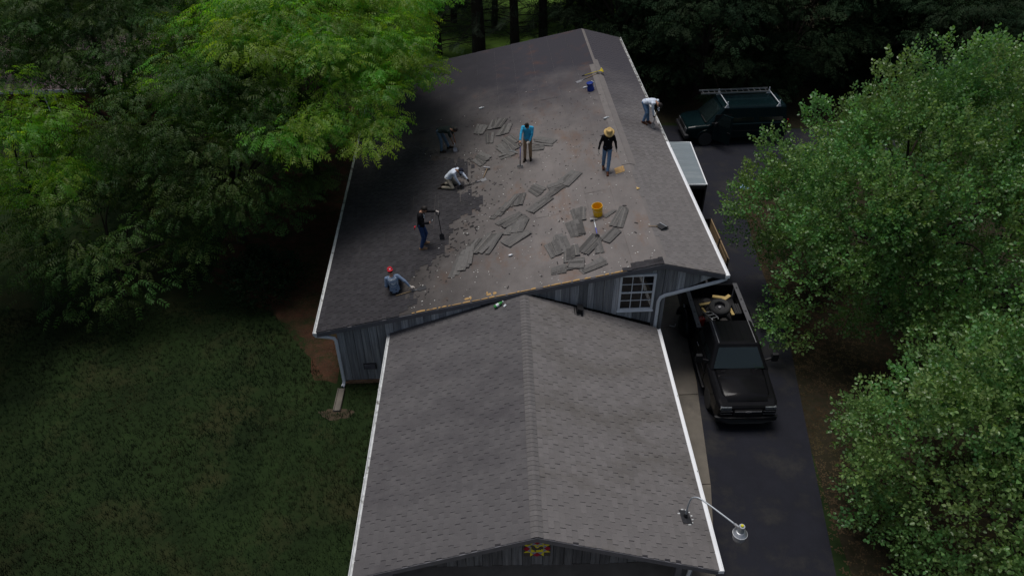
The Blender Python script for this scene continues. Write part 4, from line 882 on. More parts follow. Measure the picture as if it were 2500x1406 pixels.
for s in (1, -1):
    for x0, x1, t0, t1 in ((1.30, .42, .80, .36), (.36, -.34, .30, -.22)):
        a, b, c, d = (x0, s*.94, 1.28), (x1, s*.94, 1.28), (t1, s*.748, 1.78), (t0, s*.748, 1.78)
        quad_pane(tr, 'side_window', M['autoglass_dark'], *((b, a, d, c) if s > 0 else (a, b, c, d)), .04, off=.008)
    mb = MB(); mb.box((.52, s*.992, .80), (1.26, .016, .74)); dr = mb.build('door', M['carblack'], tr, bevel=.01)
    mb = MB(); mb.box((.06, s*1.012, 1.10), (.20, .024, .045)); mb.build('handle', M['chrome'], dr, bevel=.006)
    mb = MB(); mb.box((.55, s*1.003, .86), (1.3, .014, .05)); mb.build('trim_strip', M['black'], dr)
    # mirror on its arm
    mb = MB(); mb.bar((1.12, s*.93, 1.33), (1.06, s*1.22, 1.38), .05, .05); ar = mb.build('mirror', M['black'], tr)
    mb = MB(); mb.loft([[Vector((x, s*1.24+y, 1.42+z)) for y, z in ((-.10, -.15), (.10, -.15), (.12, 0), (.10, .15), (-.10, .15), (-.12, 0))] for x in (1.02, 1.14)]); mb.build('mirror_housing', M['black'], ar, bevel=.015)
    mb = MB(); mb.box((.52, s*.96, .36), (1.7, .16, .05)); mb.build('running_board', M['darksteel'], tr, bevel=.015)
    # front lamp, upper and lower
    mb = MB(); mb.loft([[Vector((2.86-.10*abs(y)+dx, s*(.52+.36*t), z)) for t, z in ((0, .90), (1, .90), (.95, 1.02), (0, 1.02))] for y, dx in ((.0, -.05), (.0, .045))]); hl = mb.build('headlight', M['headlight'], tr, bevel=.01)
    mb = MB(); mb.box((2.895, s*.70, .795), (.03, .34, .11)); mb.build('turn_signal', M['black'], hl, bevel=.008)
    for zz in (.735, .855): 
        mb = MB(); mb.box((2.905, s*.66, zz), (.02, .36, .012)); mb.build('lamp_trim', M['steel'], hl)
    # roof side rail, bed rail
    mb = MB(); mb.bar((.86, s*.60, 1.868), (-.26, s*.60, 1.868), .025, .018); mb.build('roof_rail', M['steel'], tr)
    mb = MB(); mb.box((-1.68, s*.90, 1.375), (2.42, .16, .035)); br = mb.build('bed_rail', M['bed_rail'], tr, bevel=.008)
    for k in range(4):
        mb = MB(); mb.box((-.62-.66*k, s*.90, 1.396), (.06, .05, .008)); mb.build('stake_pocket', M['black'], br)
    mb = MB(); mb.box((-1.68, s*.955, .90), (2.42, .06, .92)); mb.build('bed_side', M['carblack'], tr, bevel=.015)
    # wide fender over the twin rear wheels
    f = []
    for k in range(9):
        a = R(-5+k*190/8); f.append([Vector((-1.72-math.cos(a)*rr*1.12, s*yy, .46+math.sin(a)*rr)) for rr, yy in ((.50, .975), (.50, 1.20), (.54, 1.235), (.60, 1.20), (.68, .985))])
    mb = MB(); mb.loft(f); fd = mb.build('rear_fender', M['carblack'], tr, smooth=True)
    mb = MB(); mb.sphere((-1.95, s*1.06, 1.04), .2, sc=(1.0, .28, .16), n=14, k=8); mb.build('fender_highlight', M['steel'], fd, smooth=True)  # pale oval shine on the fender, built as a flat steel blob
    wheel(tr, 1.86, s*.86, .39, .26, M['steel'], s); wheel(tr, -1.72, s*1.06, .39, .24, M['steel'], s)
for y in (-.44, -.22, 0, .22, .44):
    mb = MB(); mb.bar((.70, y, 1.877), (-.22, y, 1.877), .03, .014); mb.build('roof_rib', M['carblack'], tr, bevel=.004)
mb = MB(); mb.box((-2.84, 0, .95), (.07, 1.72, .86)); mb.build('tailgate', M['carblack'], tr, bevel=.012)
mb = MB(); mb.box((-1.66, 0, .76), (2.34, 1.76, .05))
for k in range(9): mb.box((-1.66, -.72+k*.18, .79), (2.3, .07, .02))
mb.build('bed_floor', M['black'], tr)
mb = MB(); mb.box((-.475, 0, 1.04), (.05, 1.78, .64)); mb.build('bed_front', M['carblack'], tr)
mb = MB(); mb.loft([[Vector((x, y, z)) for y, z in ((-1, .40), (-.5, .36), (.5, .36), (1, .40), (1, .58), (.5, .62), (-.5, .62), (-1, .58))] for x in (2.80,)]+[[Vector((3.02-.14*(abs(y)**2), y, z)) for y, z in ((-.97, .40), (-.5, .36), (.5, .36), (.97, .40), (.97, .58), (.5, .62), (-.5, .62), (-.97, .58))]])
mb.build('front_bumper', M['black'], tr, bevel=.02)
mb = MB(); mb.box((2.895, 0, .80), (.04, .86, .26))
for z in (.72, .78, .84, .90): mb.box((2.918, 0, z), (.012, .84, .018))
gr = mb.build('grille', M['black'], tr)
mb = MB(); mb.box((2.93, 0, .855), (.02, .84, .035))
mb.prism([(-.10, -.018), (-.05, -.018), (-.04, -.035), (.04, -.035), (.05, -.018), (.10, -.018), (.09, .018), (.045, .018), (.035, .035), (-.045, .035), (-.055, .018), (-.09, .018)], .0, .02, T=Matrix.Translation((2.935, 0, .855)) @ Matrix.Rotation(R(90), 4, 'Z') @ Matrix.Rotation(R(90), 4, 'X'))
mb.build('grille_bar', M['steel'], gr)
mb = MB(); mb.box((1.50, .35, 1.26), (.012, .5, .012), rot=Matrix.Rotation(R(8), 3, 'Z')); mb.box((1.50, -.35, 1.26), (.012, .5, .012), rot=Matrix.Rotation(R(8), 3, 'Z')); mb.build('wiper', M['black'], tr)
# load in the bed (each lies in it, so each is a thing)
TW = tr.matrix_basis.copy() if False else Matrix.Translation(tr.location) @ Matrix.Rotation(R(-92.2), 4, 'Z')
def in_bed(x, y, z): return TW @ Vector((x, y, z))
sp = thing('spare_wheel', 'spare wheel lying flat in the bed of the black pickup', 'wheel', in_bed(-1.68, .10, 1.24), (R(6), R(-8), 0))
mb = MB(); mb.lathe([(.20, -.11), (.33, -.11), (.375, -.07), (.385, 0), (.375, .07), (.33, .11), (.20, .11), (.20, -.11)], 26); mb.build('tyre', M['blackrubber'], sp, smooth=False)
mb = MB(); mb.lathe([(.205, -.10), (.205, .09), (.19, .09), (.17, -.02), (.07, -.01), (.065, .02), (0, .02), (0, -.08)], 22); mb.build('rim', M['darksteel'], sp)
mb = MB(); mb.lathe([(.03, .021), (.055, .03), (.05, .04), (0, .042)], 14); mb.build('hub', M['steel'], sp)
mb = MB(); mb.box((0, 0, 0), (1.6, 1.2, .3)); 
def plank(label, a, b, w_=.14, t_=.045):
    a, b = in_bed(*a), in_bed(*b); mid = (a+b)/2; mb = MB(); mb.bar(a-mid, b-mid, w_, t_)
    tag(mb.build('lumber', M['lumber'], loc=mid, bevel=.004), label, 'lumber', 'yellow timber offcuts in the pickup bed')
plank('yellow timber offcut nearest the tailgate, lying across the pickup bed', (-2.36, .0, 1.20), (-2.22, .50, 1.22))
plank('long yellow timber beside the spare wheel in the pickup bed', (-1.86, -.58, 1.22), (-2.04, .30, 1.25), .10)
plank('short yellow timber standing out at an angle behind the spare wheel', (-2.04, .30, 1.28), (-2.26, .58, 1.32), .13)
plank('yellow timber between the spare wheel and the right bed wall', (-1.68, .47, 1.19), (-1.30, .50, 1.20), .10)
plank('short yellow block at the left front corner of the pickup bed', (-1.72, -.52, 1.20), (-1.46, -.44, 1.20), .07)
jx = thing('jerrycan', 'black ribbed plastic box against the right wall of the pickup bed', 'box', in_bed(-1.62, .70, .80), (0, 0, R(-92)))
mb = MB(); mb.box((0, 0, .22), (.55, .26, .44)); mb.build('shell', M['black'], jx, bevel=.03)
mb = MB()
for k in range(3): mb.box((0, -.08+.08*k, .45), (.5, .03, .03))
mb.build('rib', M['blackrubber'], jx, bevel=.008)
hd_ = thing('hand_truck', 'silver tubular hand cart lying against the cab in the pickup bed', 'hand truck', in_bed(-1.32, -.32, 1.14), (0, 0, R(-78)))
mb = MB()
for s in (-1, 1): mb.tube(curve_pts([(-.34, s*.13, .0), (0, s*.13, .10), (.30, s*.13, .18), (.40, s*.09, .17)], 3), .018, 7)
mb.build('frame', M['alu'], hd_, smooth=True)
for x, z in ((-.2, .03), (.05, .11), (.28, .17)):
    mb = MB(); mb.tube([(x, -.13, z), (x, .13, z)], .014, 6); mb.build('crossbar', M['alu'], hd_)
rc = thing('fuel_can', 'dark red can in the front left corner of the pickup bed', 'can', in_bed(-1.22, -.66, .80), (0, 0, .4))
mb = MB(); mb.box((0, 0, .17), (.30, .2, .34)); mb.build('shell', M['taillight'], rc, bevel=.03); mb = MB(); mb.tube([(-.08, 0, .34), (-.08, 0, .40), (.08, 0, .40), (.08, 0, .34)], .015, 6); mb.build('handle', M['taillight'], rc)
# supports so the load rests on something: bags of rubbish under it
mb = MB()
for k in range(14): mb.sphere((random.uniform(-.75, .75), random.uniform(-.55, .55), random.uniform(.10, .22)), random.uniform(.16, .24), sc=(1.1, 1, .75), n=8, k=5)
tag(mb.build('rubbish_heap', M['rubbish'], loc=in_bed(-1.65, 0, .79), rot=(0, 0, R(-92))), 'dark heap of rubbish covering the floor of the pickup bed', 'rubbish')

# --- dark green passenger van with roof rack, driver door open
vn = thing('van', 'dark green passenger van with its front door open under the trees', 'van', (12.30, 25.95, .012), (0, 0, R(180.5)))
mb = MB()
mb.loft([ring(2.62, .78, .45, .86, .10), ring(2.55, .90, .40, .98, .10), ring(2.2, .97, .36, 1.06, .09, .12), ring(1.62, .99, .34, 1.12, .08, .10), ring(1.50, 1.0, .34, 1.16, .08, .06), ring(-2.45, 1.0, .34, 1.20, .08, .05), ring(-2.55, .96, .40, 1.20, .08, .05)])
mb.build('body', M['vangreen'], vn, bevel=.015)
bot = [(1.66, .90), (1.50, .97), (-2.42, .97), (-2.50, .90)]; top_ = [(.92, .74), (.78, .80), (-2.30, .80), (-2.38, .74)]
mb = MB(); mb.loft([mk(1.12, bot), mk(1.92, top_), mk(2.0, [(x*.98, y*.93) for x, y in top_]), mk(2.04, [(x*.90, y*.72) for x, y in top_])]); mb.build('cab', M['vangreen'], vn, bevel=.02)
quad_pane(vn, 'windshield', M['autoglass'], (1.64, -.86, 1.16), (1.64, .86, 1.16), (.95, .70, 1.88), (.95, -.70, 1.88), .04, off=.012)
for s in (1, -1):
    for x0, x1, t0, t1 in ((.42, -.78, .36, -.76), (-.98, -2.30, -.96, -2.2)):
        a, b, c, d = (x0, s*.96, 1.26), (x1, s*.96, 1.26), (t1, s*.82, 1.82), (t0, s*.82, 1.82)
        quad_pane(vn, 'side_window', M['autoglass_dark'], *((b, a, d, c) if s > 0 else (a, b, c, d)), .03, off=.012)
    mb = MB(); mb.box((2.60, s*.62, .80), (.06, .34, .20)); hl = mb.build('headlight', M['headlight'], vn, bevel=.015)
    mb = MB(); mb.box((2.635, s*.62, .80), (.012, .37, .015)); mb.build('lamp_trim', M['chrome'], hl)
    mb = MB(); mb.box((-2.52, s*.93, 1.15), (.06, .08, .34)); mb.build('taillight', M['taillight'], vn, bevel=.01)
    for x in (1.62, -1.62):
        wheel(vn, x, s*.90, .37, .24, M['steel'], s)
        f = []
        for k in range(9):
            a = R(k*180/8); f.append([Vector((x+math.cos(a)*rr, s*yy, .42+math.sin(a)*rr)) for rr, yy in ((.40, .97), (.40, 1.02), (.47, 1.015), (.49, .97))])
        mb = MB(); mb.loft(f); mb.build('wheel_arch', M['vangreen'], vn)
    mb = MB(); mb.box((0, s*1.003, .78), (3.0 if s > 0 else 4.0, .014, .05)); mb.build('trim_strip', M['black'], vn)
dx = Matrix.Translation((1.30, 1.0, 0)) @ Matrix.Rotation(R(-48), 4, 'Z')
mb = MB(); mb.box((-.50, 0, .79), (1.0, .08, .82), T=dx); 
mb.add([(0, -.03, 1.2), (-1.0, -.03, 1.2), (-.96, -.10, 1.84), (-.42, -.10, 1.84), (0, .03, 1.2), (-1.0, .03, 1.2), (-.96, -.04, 1.84), (-.42, -.04, 1.84)], [(0, 1, 2, 3), (7, 6, 5, 4), (0, 4, 5, 1), (1, 5, 6, 2), (2, 6, 7, 3), (3, 7, 4, 0)], 0, None, dx)
dr = mb.build('door', M['vangreen'], vn, bevel=.01)
mb = MB(); mb.add([dx @ Vector(p) for p in ((-.10, .045, 1.26), (-.92, .045, 1.26), (-.89, -.015, 1.78), (-.44, -.015, 1.78), (-.10, .052, 1.26), (-.92, .052, 1.26), (-.89, -.008, 1.78), (-.44, -.008, 1.78))], [(0, 1, 2, 3), (7, 6, 5, 4)]); mb.build('door_window', M['autoglass'], dr)
mb = MB(); mb.box((-.9, .055, 1.02), (.16, .03, .04), T=dx); mb.build('handle', M['black'], dr)
mb = MB(); mb.box((-.2, .16, 1.30), (.10, .2, .2), T=dx); mb.build('mirror', M['black'], dr, bevel=.02)
mb = MB(); mb.box((.9, .96, 1.2), (1.0, .06, .1)); mb.box((.86, .975, 1.25), (.85, .01, .9)); mb.build('door_opening', M['interior'], vn)
mb = MB(); mb.loft([[Vector((x, y, z)) for y, z in ((-.98, .40), (.98, .40), (.98, .62), (-.98, .62))] for x in (2.5, 2.72)]); mb.build('front_bumper', M['darksteel'], vn, bevel=.04)
mb = MB(); mb.box((2.62, 0, .80), (.05, .84, .22)); mb.build('grille', M['black'], vn, bevel=.01)
mb = MB(); mb.box((1.60, .3, 1.19), (.16, .9, .02)); mb.build('dashboard', M['interior'], vn)
for x in (.70, -1.95):      # rack bars with their feet
    mb = MB(); mb.tube([(x, -.88, 2.14), (x, .88, 2.14)], .022, 8); rk = mb.build('rack_bar', M['greypaint'], vn)
    for s in (1, -1):
        mb = MB(); mb.prism([(-.12, 0), (.12, 0), (.03, .16), (.02, .34), (-.02, .34), (-.03, .16)], -.02, .02, T=Matrix.Translation((x, s*.80, 1.96)) @ Matrix.Rotation(R(90), 4, 'X')); mb.build('rack_foot', M['greypaint'], rk)
ld = thing('ladder', 'silver ladder lying on the far side of the green van roof rack', 'ladder', (12.35, 26.60, 2.19), (0, 0, R(1.5)))
for s in (-.2, .2):
    mb = MB(); mb.box((0, s, .04), (3.6, .035, .08)); mb.build('rail', M['alu'], ld)
for k in range(12):
    mb = MB(); mb.tube([(-1.65+k*.3, -.18, .04), (-1.65+k*.3, .18, .04)], .016, 6); mb.build('rung', M['alu'], ld)

# --- grey box trailer, its open back towards the camera
bx = thing('box_trailer', 'grey roofed box trailer with open dark rear, half behind the barn eave', 'trailer', (7.46, 18.85, .012), (0, 0, R(-3)))
W2, L2, zf, zt = 1.04, 1.86, .48, 2.48
mb = MB(); mb.box((0, 0, zf), (2*W2, 2*L2, .08)); mb.build('floor', M['interior'], bx)
for s in (-1, 1):
    mb = MB(); mb.box((s*(W2-.02), 0, (zf+zt)/2), (.04, 2*L2, zt-zf-.08)); mb.build('side_panel', M['interior'], bx)
    mb = MB(); mb.box((s*(W2-.03), -L2-.02, (zf+zt)/2), (.07, .05, zt-zf)); mb.build('door_post', M['darksteel'], bx, bevel=.008)
    for k in range(5):
        mb = MB(); mb.box((s*(W2-.06), -1.4+k*.65, (zf+zt)/2), (.035, .05, zt-zf-.14)); mb.build('wall_rib', M['darksteel'], bx)
    for y in (-.5, .4):
        wheel(bx, s*(W2+.10), y, .34, .2, M['steel'], s) if False else None
        T = Matrix.Translation((s*(W2-.14), y, .34)) @ Matrix.Rotation(R(90), 4, 'Y'); mb = MB(); mb.lathe([(.18, -.1), (.32, -.1), (.34, 0), (.32, .1), (.18, .1)], 22, T=T); mb.build('wheel', M['blackrubber'], bx)
mb = MB(); mb.box((0, L2-.02, (zf+zt)/2), (2*W2-.1, .04, zt-zf-.08)); mb.build('front_panel', M['interior'], bx)
mb = MB(); mb.loft([[Vector((x*(W2-.02), y, zt+.035*(1-x*x))) for x in (-1, -.5, 0, .5, 1)]+[Vector((x*(W2-.02), y, zt-.05)) for x in (1, .5, 0, -.5, -1)] for y in (-L2+.02, L2-.02)]); rf = mb.build('roof', M['trailer_roof'], bx)
for k in range(7):
    mb = MB(); mb.loft([[Vector((x*(W2-.05), -1.55+k*.52+dy, zt+.035*(1-x*x)+h)) for x in (-1, -.5, 0, .5, 1)] for dy, h in ((-.03, .0), (-.012, .006), (.012, .006), (.03, .0))], caps=False); mb.build('roof_seam', M['trailer_roof'], rf)
for s in (-1, 1):
    mb = MB(); mb.box((s*W2, 0, zt-.015), (.05, 2*L2+.04, .05)); mb.build('roof_edge', M['white'], bx, bevel=.008)
for s in (-1, 1):
    mb = MB(); mb.box((0, s*L2, zt-.02), (2*W2-.06, .05, .06)); mb.build('roof_edge', M['greypaint'], bx, bevel=.008)
mb = MB(); mb.box((0, -L2-.02, zt-.12), (2*W2-.15, .06, .14)); mb.build('header', M['darksteel'], bx)
mb = MB()
for k in range(3): mb.bar((-.5+k*.4, -1.2, zf+.06), (-.35+k*.42, -.9, zf+1.7), .03, .03)
mb.build('door_rod', M['steel'], bx)

# --- low dump trailer with plank sides
dp = thing('utility_trailer', 'open trailer with rough plank sides beside the barn, between pickup and box trailer', 'trailer', (7.72, 15.05, .012), (0, 0, R(-1)))
mb = MB(); mb.box((0, 0, .52), (1.8, 3.0, .06)); mb.build('floor', M['interior'], dp)
for s in (-1, 1):
    for y0, y1 in ((-1.45, -.15), (-.08, 1.45)):
        for k in range(3):
            mb = MB(); mb.box((s*.92+random.uniform(-.01, .01), (y0+y1)/2, .64+k*.19), (.04, y1-y0, .17), rot=Matrix.Rotation(random.uniform(-.02, .02), 3, 'X')); mb.build('plank', M['handlewood'], dp)
    for y in (-1.4, -.12, 1.4):
        mb = MB(); mb.box((s*.885, y, .83), (.03, .06, .62)); mb.build('stake', M['darksteel'], dp)
    T = Matrix.Translation((s*.80, 0, .33)) @ Matrix.Rotation(R(90), 4, 'Y'); mb = MB(); mb.lathe([(.18, -.1), (.31, -.1), (.33, 0), (.31, .1), (.18, .1)], 22, T=T); mb.build('wheel', M['blackrubber'], dp)
mb = MB(); mb.box((0, 1.47, .8), (1.78, .04, .55)); mb.box((0, -1.47, .72), (1.78, .04, .38)); mb.build('end_board', M['interior'], dp)
mb = MB(); mb.bar((0, -1.5, .48), (0, -2.3, .45), .08, .08); mb.build('tow_bar', M['darksteel'], dp)
mb = MB()
for k in range(60):
    a = random.uniform(0, 3); mb.box((random.uniform(-.7, .7), random.uniform(-1.25, 1.25), .60+random.uniform(0, .2)), (random.uniform(.3, .9), .28, .012), rot=Matrix.Rotation(a, 3, 'Z') @ Matrix.Rotation(random.uniform(-.3, .3), 3, 'X'))
tag(mb.build('old_shingle_heap', M['shingle_torn'], loc=(7.72, 15.05, .012)), kind='stuff', label='heap of torn shingles thrown into the open plank trailer', cat='shingles')

# small litter on the ground beside the pickup
lt = thing('white_stick', 'bent white stick on the concrete beside the rear wheel of the pickup', 'stick', (5.98, 11.0, .052))
mb = MB(); mb.bar((-.12, .02, .012), (.06, -.05, .012), .03, .02); mb.bar((.06, -.05, .012), (.12, .10, .012), .03, .02); mb.build('piece', M['whitechip'], lt)
tp = MB()
for k in range(9): tp.box((random.uniform(-.25, .25), random.uniform(-.2, .2), .05+random.uniform(0, .1)), (random.uniform(.1, .3), .16, .012), rot=Matrix.Rotation(random.uniform(0, 3), 3, 'Z') @ Matrix.Rotation(random.uniform(-.7, .7), 3, 'X'))
tag(tp.build('plastic_sheet', M['tarp_blue'], loc=(11.5, 20.6, .012)), 'crumpled pale blue plastic sheet on the driveway at the edge of the pear tree', 'plastic sheet')

# ------------------------------------------------------------------ people
def fused(mb, voxel, smooth=2, wrinkle=0.0, seed=0):
    """fuse the shapes of a builder into one continuous skin"""
    me = mb.mesh('tmp', []); o = bpy.data.objects.new('tmp', me); COL.objects.link(o)
    r = o.modifiers.new('r', 'REMESH'); r.mode = 'VOXEL'; r.voxel_size = voxel
    s = o.modifiers.new('s', 'SMOOTH'); s.iterations = smooth; s.factor = .5
    dg = bpy.context.evaluated_depsgraph_get(); dg.update()
    res = bpy.data.meshes.new_from_object(o.evaluated_get(dg)); bpy.data.objects.remove(o); bpy.data.meshes.remove(me)
    if wrinkle:
        n = len(res.vertices); co = np.empty(n*3, np.float32); nr = np.empty(n*3, np.float32)
        res.vertices.foreach_get('co', co); res.vertices.foreach_get('normal', nr); co = co.reshape(-1, 3); nr = nr.reshape(-1, 3)
        off = Vector((seed*3.1, seed*1.7, 0))
        d = np.array([mnoise.noise(Vector((c[0]*9, c[1]*9, c[2]*15))+off)+.5*mnoise.noise(Vector((c[0]*22, c[1]*22, c[2]*30))+off) for c in co])
        co += nr*(d*wrinkle)[:, None]; res.vertices.foreach_set('co', co.ravel())
    res.polygons.foreach_set('use_smooth', [True]*len(res.polygons)); res.update()
    return res
def ik(a, b, l1, l2, hint):
    """middle joint of a two-bone limb from a to b, bending towards the hint"""
    a, b = Vector(a), Vector(b); d = b-a; L = d.length
    if L > (l1+l2)*.995: b = a+d.normalized()*(l1+l2)*.995; d = b-a; L = d.length
    u = d.normalized(); x = (l1*l1-l2*l2+L*L)/(2*L); h = math.sqrt(max(0, l1*l1-x*x))
    hv = Vector(hint); hv = hv-u*hv.dot(u); hv.normalize()
    return a+u*x+hv*h, b
def hand_shapes(mb, wrist, fdir, palm_n, side, curl, g=0.0):
    """palm, four fingers and a thumb; fdir finger direction, palm_n the way the palm faces"""
    f = Vector(fdir).normalized(); n = Vector(palm_n); n = (n-f*n.dot(f)).normalized(); sd = f.cross(n)*side   # sd points to the thumb side
    wrist = Vector(wrist); k = wrist+f*.085
    mb.capsule(wrist, wrist+f*.045+sd*.004, .026+g, .030+g, 10, flat=(n, .62)); 
    for i, (o, l) in enumerate(((.030, .072), (.010, .080), (-.010, .074), (-.029, .058))):
        mb.capsule(wrist+f*.02+sd*o*.7, k+sd*o, .012+g, .0105+g, 8)
        c = curl*(1+.08*i); d1 = (f*math.cos(c*.55)+n*math.sin(c*.55)); d2 = (f*math.cos(c*1.35)+n*math.sin(c*1.35))
        p1 = k+sd*o; p2 = p1+d1*l*.5; p3 = p2+d2*l*.5
        mb.capsule(p1, p2, .0102+g, .0092+g, 8); mb.capsule(p2, p3, .0092+g, .008+g, 8)
    t0 = wrist+f*.022+sd*.024; t1 = t0+(f*.55+sd*.75+n*.35*curl).normalized()*.040; t2 = t1+(f*.85+sd*.25+n*.6*curl).normalized()*.032
    mb.capsule(t0, t1, .0135+g, .0115+g, 8); mb.capsule(t1, t2, .0115+g, .0095+g, 8)
def torso_rings(P, spine, right, w, g):
    """stack of ellipses along the spine: list of (point, half width, half depth)"""
    rings = []
    for i, (p, hw, hd) in enumerate(P):
        t = spine[i]; fwd = t.cross(right).normalized() if True else None
        rings.append([p+right*math.cos(2*PI*j/16)*(hw+g)*w+fwd*math.sin(2*PI*j/16)*(hd+g)*w for j in range(16)])
    return rings
PEOPLE = []
def person(label, loc, rz, pelvis, lean, bend, feet, hands, skin, shirt, pants, shoes, head=(0, 0), slope=True, side_lean=0.0, twist=0.0, knees=None, sleeves='long', gloves=(None, None), curls=(.9, .9),
           hand_dirs=(None, None), palms=(None, None), elbows=(None, None), hair='short', s=1.0, shirt_drop=.06, kneel=False, pants_hi=None):
    """pose in local coordinates: +X the way the person faces, +Y left, Z up from the ground under the origin"""
    loc = Vector(loc); t = thing('person', label, 'person', loc, (0, 0, rz))
    sl = SL if loc.x < X0 else -SR
    gz_ = lambda x, y: sl*(math.cos(rz)*x-math.sin(rz)*y)
    pel = Vector(pelvis); pel.z = pel.z*s
    sp0 = Vector((math.sin(lean)*math.cos(side_lean), math.sin(side_lean), math.cos(lean)*math.cos(side_lean)))
    l2 = lean+bend; sp1 = Vector((math.sin(l2)*math.cos(side_lean*1.3), math.sin(side_lean*1.3), math.cos(l2)*math.cos(side_lean*1.3)))
    right0 = Vector((0, -1, 0)); right1 = Vector((-math.sin(twist), -math.cos(twist), 0)); right1 = (right1-sp1*right1.dot(sp1)).normalized()
    right0 = (right0-sp0*right0.dot(sp0)).normalized()
    waist = pel+sp0*.17*s; chest = waist+(sp0*.4+sp1*.6).normalized()*.19*s; shl = chest+sp1*.13*s; neck = shl+sp1*.06*s
    fw1 = sp1.cross(right1)
    stack = [(pel-sp0*.09*s, .135*s, .105*s), (pel, .165*s, .118*s), (pel+sp0*.09*s, .150*s, .105*s), (waist, .142*s, .100*s), (waist.lerp(chest, .5), .158*s, .112*s), (chest, .172*s, .118*s), (chest.lerp(shl, .6), .168*s, .105*s), (shl, .115*s, .075*s), (neck, .058*s, .055*s)]
    spn = [sp0, sp0, sp0, sp0, (sp0+sp1).normalized(), sp1, sp1, sp1, sp1]; rgt = [right0]*4+[right0.lerp(right1, .5).normalized()]+[right1]*4
    def rings(a, b, g):
        o = []
        for i in range(a, b):
            p, hw, hd = stack[i]; f = spn[i].cross(rgt[i]).normalized(); o.append([p+rgt[i]*math.cos(2*PI*j/16)*(hw+g)+f*math.sin(2*PI*j/16)*(hd+g) for j in range(16)])
        return o
    hy, hp = head; hd_dir = (sp1*math.cos(hp)+fw1*math.sin(hp)); 
    hd_dir = (sp1*.35+hd_dir*.65).normalized()
    Fh = (fw1*math.cos(hy)+(-right1)*math.sin(hy)); Fh = (Fh*math.cos(hp)-sp1*math.sin(hp)); Uh = (sp1*math.cos(hp)+(fw1*math.cos(hy)-right1*math.sin(hy))*math.sin(hp)).normalized()
    Fh = (Fh-Uh*Fh.dot(Uh)).normalized(); Lh = Uh.cross(Fh)
    hc = neck+hd_dir*.035*s+Uh*.095*s+Fh*.025*s
    HM = Matrix((Fh, Lh, Uh)).transposed().to_4x4(); HM.translation = hc          # head frame
    body = MB()
    body.loft(rings(0, 9, -.004))
    body.capsule(shl+sp1*.01, hc-Uh*.04*s, .054*s, .050*s, 12)
    body.sphere((0, 0, .012), .105*s, T=HM, sc=(.93, .74, 1.08), n=16, k=10); body.sphere((.018, 0, -.055), .070*s, T=HM, sc=(.95, .80, 1.0), n=12)      # skull, jaw
    body.capsule((.088, 0, .012), (.112, 0, -.022), .010, .015, 8, T=HM); body.capsule((.082, -.02, -.062), (.082, .02, -.062), .011, .011, 8, T=HM)
    for q in (1, -1): body.sphere((-.005, q*.078, -.008), .024, T=HM, sc=(.7, .35, 1.2), n=8, k=6)
    lth, lsh, lua, lfa = .425*s, .425*s, .285*s, .255*s
    sh = MB(); pn = MB(); pn.loft(rings(0, 3, .012)); shr = rings(0 if shirt_drop > .05 else 1, 8, .016); sh.loft(shr)
    sh.capsule(shl-right1*.13*s-sp1*.01, shl+right1*.13*s-sp1*.01, .062*s, .062*s, 10)
    boots = []; J = {}
    for i, q in enumerate((1, -1)):          # left, right
        hip = pel-right0*(.088*s*q)-sp0*.04*s
        fx, fy, yaw = feet[i][:3]; lift = feet[i][3] if len(feet[i]) > 3 else 0
        g0 = gz_(fx, fy); ank = Vector((fx, fy, g0+.085+lift)); fd = Vector((math.cos(yaw), math.sin(yaw), gz_(math.cos(yaw), math.sin(yaw))))
        if kneel and kneel[i]:
            kn = Vector(kneel[i]); kn = Vector((kn.x, kn.y, gz_(kn.x, kn.y)+.075)); ank = Vector((fx, fy, g0+.07)); fd = (kn-ank).normalized()*-.5+Vector((0, 0, -.6)); fd = Vector((-.6, 0, -.35))
            fd = Vector((ank.x-kn.x, ank.y-kn.y, -.10)).normalized()
        else:
            hint = knees[i] if knees else (1, q*.12, .1); kn, ank = ik(hip, ank, lth, lsh, hint)
        body.capsule(hip, kn, .078*s, .056*s, 12); body.capsule(kn, ank, .054*s, .038*s, 12)
        pn.capsule(hip+sp0*.02, kn, .098*s, .073*s, 14); pn.capsule(kn, ank+(kn-ank).normalized()*.03, .074*s, .064*s, 14)
        body.capsule(ank-Vector((0, 0, .035)), ank+fd*.15*s-Vector((0, 0, .055)), .036, .028, 8)
        b = MB(); b.capsule(ank+(kn-ank).normalized()*.10, ank-Vector((0, 0, .02)), .054, .053, 12); up = Vector((0, 0, 1))
        heel = ank-fd*.045-Vector((0, 0, .045)); toe = ank+fd*.175*s-Vector((0, 0, .052))
        b.capsule(heel, toe, .042, .036, 12); b.capsule(ank+fd*.02, toe-fd*.03, .052, .038, 10); b.bar(heel-fd*.03-Vector((0, 0, .033)), toe+fd*.03-Vector((0, 0, .028)), .085, .018)
        boots.append(b)
        # arms
        shj = shl-right1*(.185*s*q)-sp1*.025*s
        H = Vector(hands[i]); el_hint = elbows[i] or (-.6, q*.5, -.5)
        el, wr = ik(shj, H, lua, lfa, el_hint); J[q] = (el, wr)
        body.capsule(shj, el, .046*s, .036*s, 10); body.capsule(el, wr, .036*s, .025*s, 10)
        sh.capsule(shj-sp1*.005, el if sleeves == 'long' else shj.lerp(el, .75), .068*s, .054*s if sleeves == 'long' else .058*s, 12)
        if sleeves == 'long': sh.capsule(el, wr-(wr-el).normalized()*.02, .053*s, .040*s, 12)
        fdir = Vector(hand_dirs[i]) if hand_dirs[i] else (wr-el).normalized(); pal = palms[i] or (0, -q, 0)
        hand_shapes(body, wr, fdir, pal, q, curls[i])
